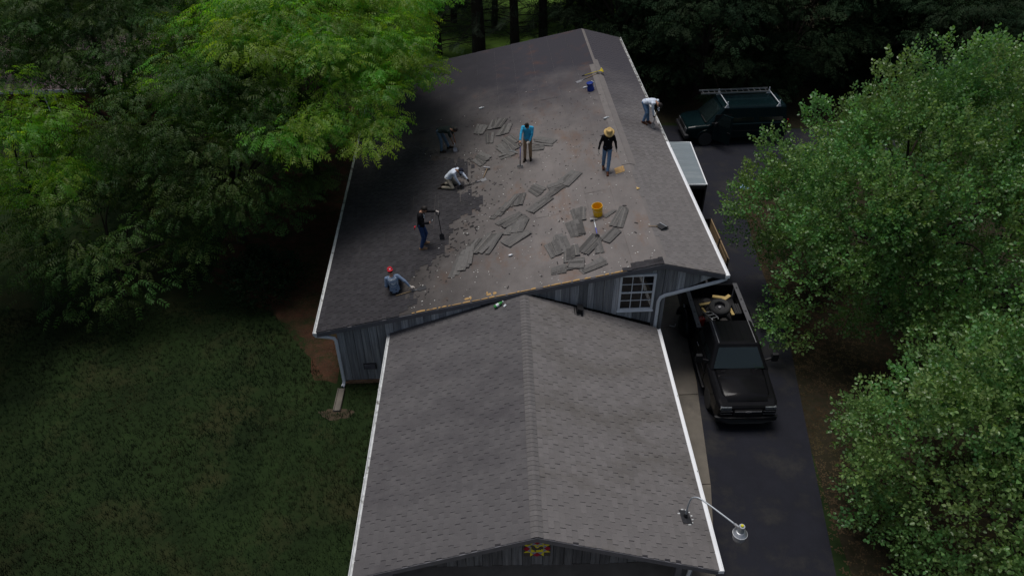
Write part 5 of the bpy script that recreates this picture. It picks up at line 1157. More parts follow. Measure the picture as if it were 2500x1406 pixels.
        if gloves[i]:
            gm = MB(); hand_shapes(gm, wr, fdir, pal, q, curls[i], .0035); gm.capsule(wr-(wr-el).normalized()*.045, wr+fdir.normalized()*.02, .036, .034, 10)
            link('glove', fused(gm, .006, 1), t).data.materials.append(M[gloves[i]])
    me = fused(body, .0112, 2); me.materials.append(M[skin]); link('body', me, t)
    me = fused(sh, .012, 3, .007, len(PEOPLE)); me.materials.append(M[shirt]); so = link('shirt', me, t)
    me = fused(pn, .012, 3, .006, len(PEOPLE)+9); me.materials.append(M[pants]); po = link('trousers', me, t)
    for b in boots:
        me = fused(b, .010, 2); me.materials.append(M[shoes]); link('boot', me, t)
    for q in (1, -1):
        e = MB(); e.sphere((.083, q*.032, .012), .0095, T=HM, n=8, k=6); e.build('eye', M['hair'], t)
    if hair:
        h = MB(); h.sphere((-.014, 0, .028), .112*s, T=HM, sc=(.93, .78, 1.02), n=18, k=10)
        if hair == 'bun': h.sphere((-.055, 0, .135), .042, T=HM, n=10, k=7)
        hm = fused(h, .009, 1, .004)
        bm = bmesh.new(); bm.from_mesh(hm); inv = HM.inverted()
        kill = [v for v in bm.verts if (lambda p: (p.x > .035 and p.z < .062) or p.z < -.055 or (abs(p.y) < .2 and p.x > .0 and p.z < .0))(inv @ v.co)]
        bmesh.ops.delete(bm, geom=kill, context='VERTS'); bm.to_mesh(hm); bm.free(); hm.materials.append(M['hair']); ho = link('hair', hm, t); ho.modifiers.new('th', 'SOLIDIFY').thickness = .008
    PEOPLE.append(t)
    return dict(t=t, HM=HM, shirt=so, pants=po, J=J, shl=shl, chest=chest, waist=waist, pel=pel, sp1=sp1, right1=right1, fw1=fw1)
def print_on(P, name, shapes, m, origin, ux, uy, direc, off=.004):
    """flat print laid on a garment: shapes are lists of 2-D polygons, projected onto the cloth"""
    so = P['shirt']; me = so.data; bv = BVHTree.FromPolygons([v.co for v in me.vertices], [p.vertices[:] for p in me.polygons])
    mb = MB(); direc = Vector(direc).normalized()
    for poly in shapes:
        q = []
        for x, y in poly:
            o = origin+ux*x+uy*y-direc*.4; hit = bv.ray_cast(o, direc)
            q.append((hit[0] if hit[0] is not None else origin+ux*x+uy*y)-direc*off)
        mb.add(q, [tuple(range(len(q)))] if len(q) > 2 else [])
    return mb.build(name, m, so)
def ribbon(pts, w_):
    out = []; n = len(pts)
    for i in range(n-1):
        (x0, y0), (x1, y1) = pts[i], pts[i+1]; L = math.hypot(x1-x0, y1-y0) or 1; nx, ny = -(y1-y0)/L*w_/2, (x1-x0)/L*w_/2
        out.append([(x0+nx, y0+ny), (x0-nx, y0-ny), (x1-nx, y1-ny), (x1+nx, y1+ny)])
    return out
GLY = {'C': [[(1, .85), (.7, 1), (.3, 1), (0, .75), (0, .25), (.3, 0), (.7, 0), (1, .15)]], 'A': [[(0, 0), (.5, 1), (1, 0)], [(.22, .38), (.78, .38)]], 'R': [[(0, 0), (0, 1), (.7, 1), (.95, .78), (.7, .52), (0, .52)], [(.5, .52), (1, 0)]],
       'T': [[(0, 1), (1, 1)], [(.5, 1), (.5, 0)]], 'E': [[(1, 1), (0, 1), (0, 0), (1, 0)], [(0, .52), (.8, .52)]], 'S': [[(.95, .85), (.5, 1), (.05, .78), (.5, .5), (.95, .25), (.5, 0), (.05, .15)]]}
def word(tx, x0, y0, w_, h_, st):
    o = []
    for i, ch in enumerate(tx):
        for pl in GLY[ch]: o += ribbon([(x0+i*w_*1.35+px*w_, y0+py*h_) for px, py in pl], st)
    return o
def hat_part(P, name, mb, mats, smooth=True):
    o = mb.build(name, mats, P['t'], smooth=smooth); return o
def cap(P, m_front, m_back, m_brim, reverse=False, s=1.0):
    HM = P['HM']; T = HM @ Matrix.Translation((-.005, 0, .035)) @ (Matrix.Rotation(PI, 4, 'Z') if reverse else Matrix.Identity(4))
    mb = MB(); n = 24; rg_ = []
    for th in (0, 18, 36, 54, 70, 82, 89):
        a = R(th); rg_.append([Vector((.118*math.cos(a)*math.cos(2*PI*j/n), .098*math.cos(a)*math.sin(2*PI*j/n), .108*math.sin(a))) for j in range(n)])
    mb.loft(rg_, T=T)
    k = 0
    for i, f in enumerate(mb.f[:]):
        c = sum((Vector(rg_[v//n][v % n]) for v in f), Vector())/len(f); mb.m[i] = 0 if c.x > .028 else 1
    mb.sphere((0, 0, .109), .009, 1, n=8, k=5, T=T)
    o = hat_part(P, 'cap', mb, [m_front, m_back])
    b = MB(); ou = [Vector((.105*math.cos(a)+ (.085*math.cos(a) if abs(a) < 1.3 else 0), .098*math.sin(a), .012-.16*(.098*math.sin(a))**2*6-.02*math.cos(a))) for a in [R(-75+150*k/14) for k in range(15)]]
    inn = [Vector((.112*math.cos(a), .094*math.sin(a), .014)) for a in [R(-75+150*k/14) for k in range(15)]]
    vs = ou+inn+[p-Vector((0, 0, .007)) for p in ou]+[p-Vector((0, 0, .007)) for p in inn]
    fs = [(i, i+1, 16+i, 15+i) for i in range(14)]+[(30+i, 45+i, 46+i, 31+i) for i in range(14)]+[(i, 30+i, 31+i, i+1) for i in range(14)]
    b.add(vs, fs, 0, None, T); b.build('brim', m_brim, o)
    return o, T
def rz_loc(P, v): return P['t'].matrix_basis @ Vector(v)
def to_local(loc, rz, w):
    d = Vector(w)-Vector(loc); return Vector((math.cos(rz)*d.x+math.sin(rz)*d.y, -math.sin(rz)*d.x+math.cos(rz)*d.y, d.z))
def at_roof(x, y, h=0): return Vector((x, y, roof_z(x)+.018+h))

# 1 -- straw hat, black shirt, walking down towards the camera
l1 = at_roof(3.74, 14.78); r1 = R(-96)
p1 = person('person in a wide straw hat, black long-sleeved shirt and jeans walking towards the camera', l1, r1, (.03, 0, .945), .04, .08, [(.26, .05, 0), (-.20, -.09, 0, .03)], [(.0, .36, .76), (.08, -.35, .77)], 'skin_a', 'black_cloth', 'denim_light', 'boot_brown',
            head=(0, .34), gloves=('glove_white', 'glove_white'), curls=(.7, .7), elbows=((-.6, .6, 0), (-.6, -.6, 0)))
mb = MB(); T = p1['HM'] @ Matrix.Translation((0, 0, .045)); n = 28
mb.loft([[Vector((r*math.cos(2*PI*j/n)*1.08, r*math.sin(2*PI*j/n), z+dz*math.cos(4*PI*j/n))) for j in range(n)] for r, z, dz in ((.198, -.030, -.020), (.17, -.012, -.012), (.125, .004, 0), (.110, .07, 0), (.098, .125, .008), (.06, .132, .0), (.02, .115, 0))], T=T)
h_ = mb.build('straw_hat', M['straw'], p1['t'], smooth=True); h_.modifiers.new('th', 'SOLIDIFY').thickness = .006
mb = MB(); mb.loft([[Vector((r*math.cos(2*PI*j/n)*1.08, r*math.sin(2*PI*j/n), z)) for j in range(n)] for r, z in ((.1215, .010), (.1185, .035))], caps=False, T=T); mb.build('hat_band', M['handlewood'], h_)
print_on(p1, 'chest_mark', [[(-.015, .02), (.0, .0), (.02, .025), (.008, .01), (.012, -.03), (-.002, -.005)]], M['print_white'], p1['chest']+p1['sp1']*.05, -p1['right1'], p1['sp1'], -p1['fw1'])

# 2 -- sky blue shirt, hair in a bun, leaning on a tear-off spade
l2 = at_roof(.98, 16.86); r2 = R(-100); grip = at_roof(.66, 16.30, 1.06); blade2 = at_roof(.65, 16.28)
p2 = person('person in a sky blue long-sleeved shirt and tan trousers with hair in a bun', l2, r2, (.03, 0, .95), .06, .22, [(.03, .12, .15), (.05, -.10, -.15)], [(.30, .10, .92), tuple(to_local(l2, r2, grip+Vector((0, .09, .05))))], 'skin_a', 'sky_blue_cloth', 'tan_cloth', 'boot_dark',
            head=(-.1, .75), gloves=('glove_white', None), curls=(.8, 1.3), hair='bun', elbows=((-.5, .8, -.3), (-.5, -.9, -.2)), hand_dirs=((.5, -.75, -.2), (.9, 0, -.35)), palms=((0, 0, -1), (0, 0, -1)), shirt_drop=.06)

def spade(name, label, tip, top, mh, mb_, grip_m='black', bw=.2, bl=.26, notch=True, hand='D', group=None, tooth=True, ang=0.0, flat=None, cat='shovel', ferrule='steel', mh2=None):
    """long-handled roofing tool: handle, ferrule, blade and D-grip; tip and top in world coordinates"""
    tip, top = Vector(tip), Vector(top); d = (top-tip); L = d.length; d.normalize()
    up = flat if flat is not None else Vector((0, 0, 1)); side = d.cross(up)
    if side.length < .05: side = Vector((1, 0, 0))
    side.normalize(); nn = side.cross(d)
    if abs(ang) > 0: q = Matrix.Rotation(ang, 3, d); side = q @ side; nn = q @ nn
    base = tip; Mx = Matrix((side, d, nn)).transposed().to_4x4(); Mx.translation = base
    t = thing(name, label, cat, base, Mx.to_euler(), group)
    mb = MB(); mb.tube([(0, bl+.10, .0), (0, L-.14, 0)], .0165, 10); mb.build('handle', M[mh], t, smooth=True)
    if mh2: mb = MB(); mb.tube([(0, L*.55, 0), (0, L-.15, 0)], .0185, 10); mb.build('sleeve', M[mh2], t, smooth=True)
    mb = MB(); mb.tube([(0, bl-.04, -.012), (0, bl+.06, -.004), (0, bl+.2, 0)], [.014, .02, .0205], 10); mb.build('ferrule', M[ferrule], t, smooth=True)
    mb = MB(); k = 9; P = []
    for i in range(k):
        x = -bw/2+bw*i/(k-1); P.append((x, (.012 if (i % 2 and tooth) else 0)))
    poly = P+[(bw/2, bl*.85), (bw*.32, bl), (-bw*.32, bl), (-bw/2, bl*.85)]
    mb.prism(poly, -.016, -.010); mb.box((0, bl*.97, -.004), (bw*.8, .02, .02)); mb.build('blade', M[mb_], t)
    if hand == 'D':
        mb = MB(); mb.tube(curve_pts([(0, L-.16, 0), (-.02, L-.12, 0), (-.058, L-.07, 0), (-.058, L-.02, 0), (.058, L-.02, 0), (.058, L-.07, 0), (.02, L-.12, 0), (0, L-.16, 0)], 3), .014, 8, caps=False); mb.build('grip', M[grip_m], t, smooth=True)
    return t
spade('scraper', 'blue handled shingle scraper with black grip and bright wide blade held upright', blade2+Vector((0, 0, .01)), grip, 'bluetool', 'alu', bw=.24, bl=.12, tooth=False, flat=Vector((0, 1, .0)), ferrule='black')
# 3 -- white shirt, bending over at the right eave
l3 = at_roof(6.02, 18.95); r3 = R(-42); tip3 = at_roof(6.22, 18.50)
p3 = person('person in white shirt and blue jeans bent double at the right eave', l3, r3, (-.08, 0, .90), 1.12, .45, [(.05, .14, .1), (-.02, -.12, 0)], [(.50, .10, .62), (.42, -.10, .48)], 'skin_a', 'white_cloth', 'denim_light', 'boot_brown',
            head=(0, .35), gloves=('glove_dark', 'glove_dark'), curls=(1.4, 1.4), elbows=((-.3, .9, -.2), (-.3, -.9, -.2)))
spade('spade', 'spade held by the bending person in white at the right eave', tip3+Vector((0, 0, .012)), rz_loc(p3, (.50, .04, .80)), 'handlewood', 'steel', bw=.20, bl=.22)
# 4 -- dark T-shirt, bending at the left under the bright tree
l4 = at_roof(-2.40, 19.10); r4 = R(-14); tip4 = at_roof(-1.90, 18.72)
p4 = person('person in dark green shirt and jeans bending forward under the bright tree', l4, r4, (-.16, 0, .90), 1.30, .22, [(.16, .16, .1), (-.06, -.16, -.1)], [(.52, .02, .40), (.48, -.12, .36)], 'skin_b', 'dark_green_cloth', 'denim_faded', 'boot_dark',
            head=(0, -.25), sleeves='short', curls=(1.4, 1.4), elbows=((.1, .9, .1), (.1, -.9, .1)))
spade('hand_scraper', 'short scraper with grey blade held by the person bending under the tree', tip4+Vector((0, 0, .012)), rz_loc(p4, (.46, -.05, .56)), 'handlewood', 'steel', bw=.16, bl=.18, hand='')
# 5 -- kneeling, white shirt and trucker cap
l5 = at_roof(-2.02, 15.92); r5 = R(-24)
hL, hR = at_roof(-1.28, 15.83, .10), at_roof(-1.62, 15.66, .08)
p5 = person('person kneeling in white shirt, khaki trousers and a white-fronted cap', l5, r5, (-.14, 0, .42), .62, .38, [(-.36, .13, 0), (-.36, -.15, 0)], [tuple(to_local(l5, r5, hL+Vector((-.07, 0, .05)))), tuple(to_local(l5, r5, hR+Vector((-.07, .02, .05))))], 'skin_b', 'white_cloth', 'khaki_cloth', 'boot_dark',
            head=(-.5, .35), gloves=('glove_dark', 'glove_dark'), curls=(1.3, 1.3), kneel=[(.10, .20), (.12, -.18)], elbows=((-.1, .7, .3), (-.4, -.7, .2)), hair='short')
cap(p5, M['cap_grey'], M['cap_navy'], M['cap_navy'])
spade('spade', 'dark spade lying on the roof under the hands of the kneeling person', at_roof(-.68, 15.98, .025), at_roof(-1.72, 15.66, .045), 'darksteel', 'steel', bw=.19, bl=.24)
hm = thing('hammer', 'long hammer lying just beyond the kneeling person\'s spade', 'hammer', at_roof(-.80, 16.08, .02), (0, -math.atan(SL)*.6, R(74)))
mb = MB(); mb.tube([(0, 0, 0), (.62, 0, .01)], .017, 8); mb.build('handle', M['handlewood'], hm, smooth=True)
mb = MB(); mb.box((.66, 0, .02), (.07, .22, .06)); mb.tube([(.66, .09, .02), (.66, .16, .02)], .034, 10); mb.build('head', M['steel'], hm, bevel=.006)
# 6 -- standing at the left, black shirt, looking at a phone, hand on a shovel
l6 = at_roof(-3.06, 12.22); r6 = R(-8); tip6 = at_roof(-2.33, 12.40); top6 = at_roof(-2.43, 12.50, 1.12)
p6 = person('person in black shirt and dark jeans looking at a phone, one hand on a shovel', l6, r6, (.04, 0, .955), .03, .14, [(.05, .17, .1), (.02, -.14, -.05)], [tuple(to_local(l6, r6, top6+Vector((-.06, 0, .05)))), (.34, -.08, 1.08)], 'skin_a', 'black_cloth', 'denim_dark', 'boot_tan',
            head=(-.15, .65), gloves=('glove_white', None), curls=(1.2, .9), elbows=((-.2, .6, -.6), (-.5, -.8, -.5)), hand_dirs=((.8, .1, -.35), (.9, .25, .2)), palms=((0, 0, -1), (0, 0, 1)))
sq = ribbon([(-.05, .12), (.02, .13), (.045, .09), (-.02, .055), (.045, .03), (.03, -.02), (-.035, -.015)], .03)+ribbon([(-.06, -.06), (-.03, -.05), (-.05, -.09), (-.01, -.10)], .02)
print_on(p6, 'chest_print', sq, M['print_white'], p6['chest']+p6['right1']*.04, p6['right1'], p6['sp1'], -p6['fw1'])
mb = MB(); mb.box((.39, -.075, 1.125), (.012, .075, .15), rot=Matrix.Rotation(R(38), 3, 'Y'))
ph = thing('phone', 'dark phone in the hand of the standing person at the left', 'phone', rz_loc(p6, (.42, -.06, 1.13)), (0, R(38), r6))
mb = MB(); mb.box((0, 0, 0), (.010, .074, .15)); mb.build('case', M['greypaint'], ph, bevel=.003); mb = MB(); mb.box((-.006, 0, 0), (.003, .066, .138)); mb.build('screen', M['black'], ph)
mb = MB()
for k in range(5): mb.capsule((0, .02*k-.04, .06), (-.012, .022*k-.045, -.02-.012*(k % 3)), .014, .011, 8)
mb.capsule((0, -.03, .06), (0, .03, .06), .03, .03, 8)
gmesh = fused(mb, .007, 1); gmesh.materials.append(M['red_cloth'])
g_ = link('work_glove', gmesh); g_.location = rz_loc(p6, (-.155, -.09, .84)); g_.rotation_euler = (0, 0, r6); tag(g_, 'red work glove hanging from the back pocket of the standing person', 'glove')
spade('shovel', 'black shovel standing upright under the gloved hand of the standing person', tip6+Vector((0, 0, .012)), top6, 'black', 'darksteel', bw=.17, bl=.24, flat=Vector((.0, 1, 0)), ferrule='darksteel')
# 7 -- sitting with the back to the camera, red cap
l7 = at_roof(-3.84, 9.86); r7 = R(97); h7 = at_roof(-3.20, 9.74, .04)
p7 = person('person sitting with red cap and grey-blue printed shirt, seen from behind', l7, r7, (0, 0, .17), .02, .26, [(.52, .22, .1), (.60, -.16, -.1)], [(.24, .13, .30), tuple(to_local(l7, r7, h7+Vector((-.06, .03, .07))))], 'skin_a', 'grey_blue_cloth', 'black_cloth', 'boot_dark',
            head=(.1, .12), gloves=('red_cloth', 'glove_white'), curls=(1.0, .35), knees=((.3, .3, 1), (.3, -.3, 1)), elbows=((-.5, .35, -1), (-.3, -.8, .2)), hand_dirs=(None, (.05, -.95, -.25)), palms=(None, (0, 0, -1)), side_lean=.10)
oc, T7 = cap(p7, M['red_cloth'], M['red_cloth'], M['red_cloth'], reverse=True)
mb = MB(); mb.box((.110, 0, .045), (.012, .045, .03), T=T7, rot=Matrix.Rotation(R(-24), 3, 'Y')); mb.build('cap_mark', M['print_white'], oc)
octo = [(-.10, .19), (-.125, .12), (-.135, 0), (-.125, -.10), (-.07, -.155), (0, -.165), (.07, -.155), (.125, -.10), (.135, 0), (.125, .12), (.10, .19), (.05, .225), (-.05, .225), (-.10, .19)]
pr = ribbon(octo, .010)+word('CARTER', -.093, .085, .0235, .055, .0085)+ribbon([(-.11, .06), (.11, .06)], .006)+ribbon([(-.11, -.0), (-.06, .0), (-.03, .02), (0, .0), (.03, .02), (.06, .0), (.11, .0)], .006)
pr += [[(-.085, -.035), (-.03, -.02), (0, -.05), (.03, -.02), (.085, -.035), (.05, -.06), (.015, -.068), (0, -.085), (-.015, -.068), (-.05, -.06)]]+ribbon([(-.04, -.12), (.04, -.12)], .009)+ribbon([(-.045, .175), (.045, .175)], .010)
print_on(p7, 'back_print', pr, M['print_white'], p7['waist'].lerp(p7['chest'], .72), p7['right1'], p7['sp1'], p7['fw1'])
spade('spade', 'spade lying flat on the roof beside the seated person in the red cap', at_roof(-2.82, 9.85, .022), at_roof(-3.95, 9.66, .03), 'handlewood', 'darksteel', bw=.19, bl=.30, hand='')

# ------------------------------------------------------------------ tools, buckets, bottles on the roof
def bucket(name, label, loc, r, h, m, upside=False, handle=True, tilt=(0, 0, 0)):
    t = thing(name, label, 'bucket', loc, tilt)
    mb = MB(); n = 24
    if upside: mb.lathe([(r, 0), (r*1.0, .02), (r*.95, .05), (r*.86, h-.01), (r*.83, h), (0, h)], n); mb.build('shell', m, t, smooth=False)
    else:
        mb.lathe([(0, .004), (r*.82, 0), (r*.86, .015), (r*.985, h*.86), (r*1.03, h*.865), (r*1.03, h*.9), (r*.99, h*.91), (r, h*.985), (r*1.02, h), (r*.97, h), (r*.94, h*.9), (r*.80, .02), (0, .016)], n); mb.build('shell', m, t, smooth=False)
        for k in (.80,):
            mb = MB(); mb.tube([(r*1.0*math.cos(2*PI*j/n), r*1.0*math.sin(2*PI*j/n), h*k) for j in range(n+1)], .005, 5, caps=False); mb.build('rib', m, t)
    if handle:
        mb = MB(); zh = h*.88 if not upside else .06
        mb.tube(curve_pts([(-r*1.04, 0, zh), (-r*1.1, -r*.7, zh-.05), (0, -r*1.18, zh-.10), (r*1.1, -r*.7, zh-.05), (r*1.04, 0, zh)], 4), .004, 5); mb.build('handle', M['steel'], t)
    return t
yb = bucket('bucket', 'open yellow bucket standing near the ridge, right of the torn shingle piles', at_roof(3.07, 11.98, -.02), .178, .43, M['yellowpl'], tilt=(0, -math.atan(SL), .6))
mb = MB()
for k in range(16): mb.box((random.uniform(-.08, .08), random.uniform(-.08, .08), .05+random.uniform(0, .03)), (.06, .03, .008), rot=Matrix.Rotation(random.uniform(0, 3), 3, 'Z'))
mb.build('scraps', M['handlewood'], yb)
bb_ = bucket('bucket', 'blue bucket with a waist standing near the far end of the ridge', at_roof(4.12, 21.78, -.01), .15, .38, M['bluepl'], upside=False, tilt=(0, -math.atan(SL), 0))
for ch in list(bb_.children): bpy.data.objects.remove(ch)
mb = MB(); mb.lathe([(0, 0), (.155, 0), (.16, .03), (.15, .12), (.128, .20), (.13, .25), (.148, .33), (.15, .36), (.14, .365), (0, .36)], 24); mb.build('shell', M['bluepl'], bb_, smooth=False)
mb = MB(); mb.tube(curve_pts([(.13, .04, .36), (.19, .05, .33), (.20, .02, .2), (.16, .0, .12)], 4), .012, 7); mb.build('handle', M['print_white'], bb_, smooth=True)
mb = MB(); mb.lathe([(.02, .36), (.02, .40), (0, .40)], 10, c=(.11, .06, 0)); mb.build('spout', M['print_white'], bb_)
spade('scraper', 'scraper with blue handle lying below the yellow bucket, blade uphill', at_roof(2.88, 11.78, .06), at_roof(2.86, 10.65, .06), 'print_white', 'alu', bw=.26, bl=.11, tooth=False, mh2='bluetool')
spade('spade', 'grey bladed spade lying by the blue bucket, crossing a yellow tool', at_roof(3.60, 22.86, .02), at_roof(4.70, 23.36, .05), 'handlewood', 'steel', bw=.17, bl=.30)
yt = thing('shingle_remover', 'yellow shingle remover lying by the blue bucket', 'roofing tool', at_roof(3.93, 23.40, .03), (0, -math.atan(SL), R(6)))
mb = MB(); mb.tube([(0, 0, .0), (.12, 0, 0)], .02, 8); mb.build('grip', M['black'], yt, smooth=True); mb = MB(); mb.tube([(.12, 0, 0), (.86, 0, .02)], .017, 8); mb.build('handle', M['yellowtool'], yt, smooth=True)
mb = MB(); mb.prism([(.80, -.03), (.88, -.06), (.93, -.19), (.99, -.20), (.985, .19), (.93, .18), (.88, .05), (.80, .03)], .0, .02); mb.box((.965, 0, .03), (.03, .36, .06)); mb.build('head', M['yellowtool'], yt, bevel=.005)
mb = MB(); mb.box((.97, .22, .02), (.03, .06, .03)); mb.build('head_tip', M['print_white'], yt)
def bottle(name, label, loc, rz, m, L=.24, r=.033, mcap='print_white', mlabel=None, cat='bottle', sl=None):
    t = thing(name, label, cat, loc, (0, -(math.atan(SL) if sl is None else sl)*math.cos(rz), rz))
    T = Matrix.Translation((0, 0, r)) @ Matrix.Rotation(R(90), 4, 'Y')
    mb = MB(); mb.lathe([(0, 0), (r*.85, 0), (r, .012), (r, L*.55), (r*.9, L*.68), (r*.42, L*.86), (r*.4, L*.93), (0, L*.93)], 16, T=T); mb.build('shell', m, t, smooth=True)
    mb = MB(); mb.lathe([(0, L*.93), (r*.5, L*.93), (r*.5, L), (0, L)], 12, T=T); mb.build('cap', M[mcap], t)
    if mlabel: mb = MB(); mb.lathe([(r*1.02, L*.22), (r*1.02, L*.48)], 16, T=T); mb.build('label_band', mlabel, t)
    return t
bottle('bottle', 'clear bottle lying high on the left slope beyond the torn shingles', at_roof(-.85, 22.35), R(8), M['bottle'], mlabel=M['print_white'])
bottle('bottle', 'clear bottle with white label lying beyond the straw-hatted person', at_roof(4.25, 18.79), R(15), M['bottle'], mlabel=M['print_white'])
bottle('bottle', 'clear bottle lying beside the blue bucket', at_roof(3.82, 22.1), R(10), M['bottle'])
bottle('drink_can', 'silver drink can lying on the stripped roof above the yellow-edged eave', at_roof(-.07, 10.63), R(3), M['can'], L=.16, r=.034, mcap='steel', cat='can')
gbz = lambda x: ZR-abs(x-.3)*GS+.03
bottle('soda_bottle', 'green soda bottle lying on the garage roof below the barn wall', Vector((-.62, 8.36, gbz(-.62))), R(28), M['greenbottle'], L=.34, r=.054, mlabel=M['greypaint'], sl=math.atan(GS))
lb_ = thing('label_scrap', 'pale scrap lying beside the green soda bottle', 'scrap', Vector((-.30, 8.33, gbz(-.30))), (0, -math.atan(GS), R(35))); mb = MB(); mb.box((0, 0, .012), (.09, .05, .012)); mb.box((.02, .01, .022), (.05, .04, .01)); mb.build('piece', M['print_white'], lb_)
# folded black vent on the right slope
vt = thing('vent_cover', 'folded black ridge vent piece thrown on the intact right slope', 'roof vent', at_roof(5.0, 10.75, .0), (0, math.atan(SR), R(35)))
mb = MB(); mb.add([(-.20, -.13, .02), (0, -.15, .10), (.20, -.11, .03), (-.20, .13, .02), (0, .13, .10), (.20, .15, .03), (-.20, -.13, 0), (0, -.15, .085), (.20, -.11, .012), (-.20, .13, 0), (0, .13, .085), (.20, .15, .012)],
                  [(0, 1, 4, 3), (1, 2, 5, 4), (6, 9, 10, 7), (7, 10, 11, 8), (0, 6, 7, 1), (1, 7, 8, 2), (3, 4, 10, 9), (4, 5, 11, 10), (0, 3, 9, 6), (2, 8, 11, 5)]); mb.build('sheet', M['black'], vt)
mb = MB(); mb.bar((0, -.16, .106), (0, .15, .106), .014, .008); mb.build('seam', M['greypaint'], vt)
mb = MB(); mb.bar((-.45, .22, .01), (-.12, .03, .03), .03, .006); mb.build('strap', M['handlewood'], vt)
st = thing('metal_strip', 'pale metal strip lying on torn shingles beside the person in blue', 'metal strip', at_roof(.46, 17.62, .05), (0, -math.atan(SL)*.7, R(-48)))
mb = MB(); mb.box((0, 0, 0), (.5, .05, .006)); mb.box((0, .024, .015), (.5, .006, .03)); mb.build('flange', M['alu'], st)
yp = thing('paper_scrap', 'small yellow scrap at the ridge below the bare board patch', 'scrap', at_roof(4.60, 13.1, .01), (0, 0, .4)); mb = MB(); mb.prism([(-.07, -.06), (.07, -.05), (.01, .09)], 0, .012); mb.build('piece', M['straw'], yp)

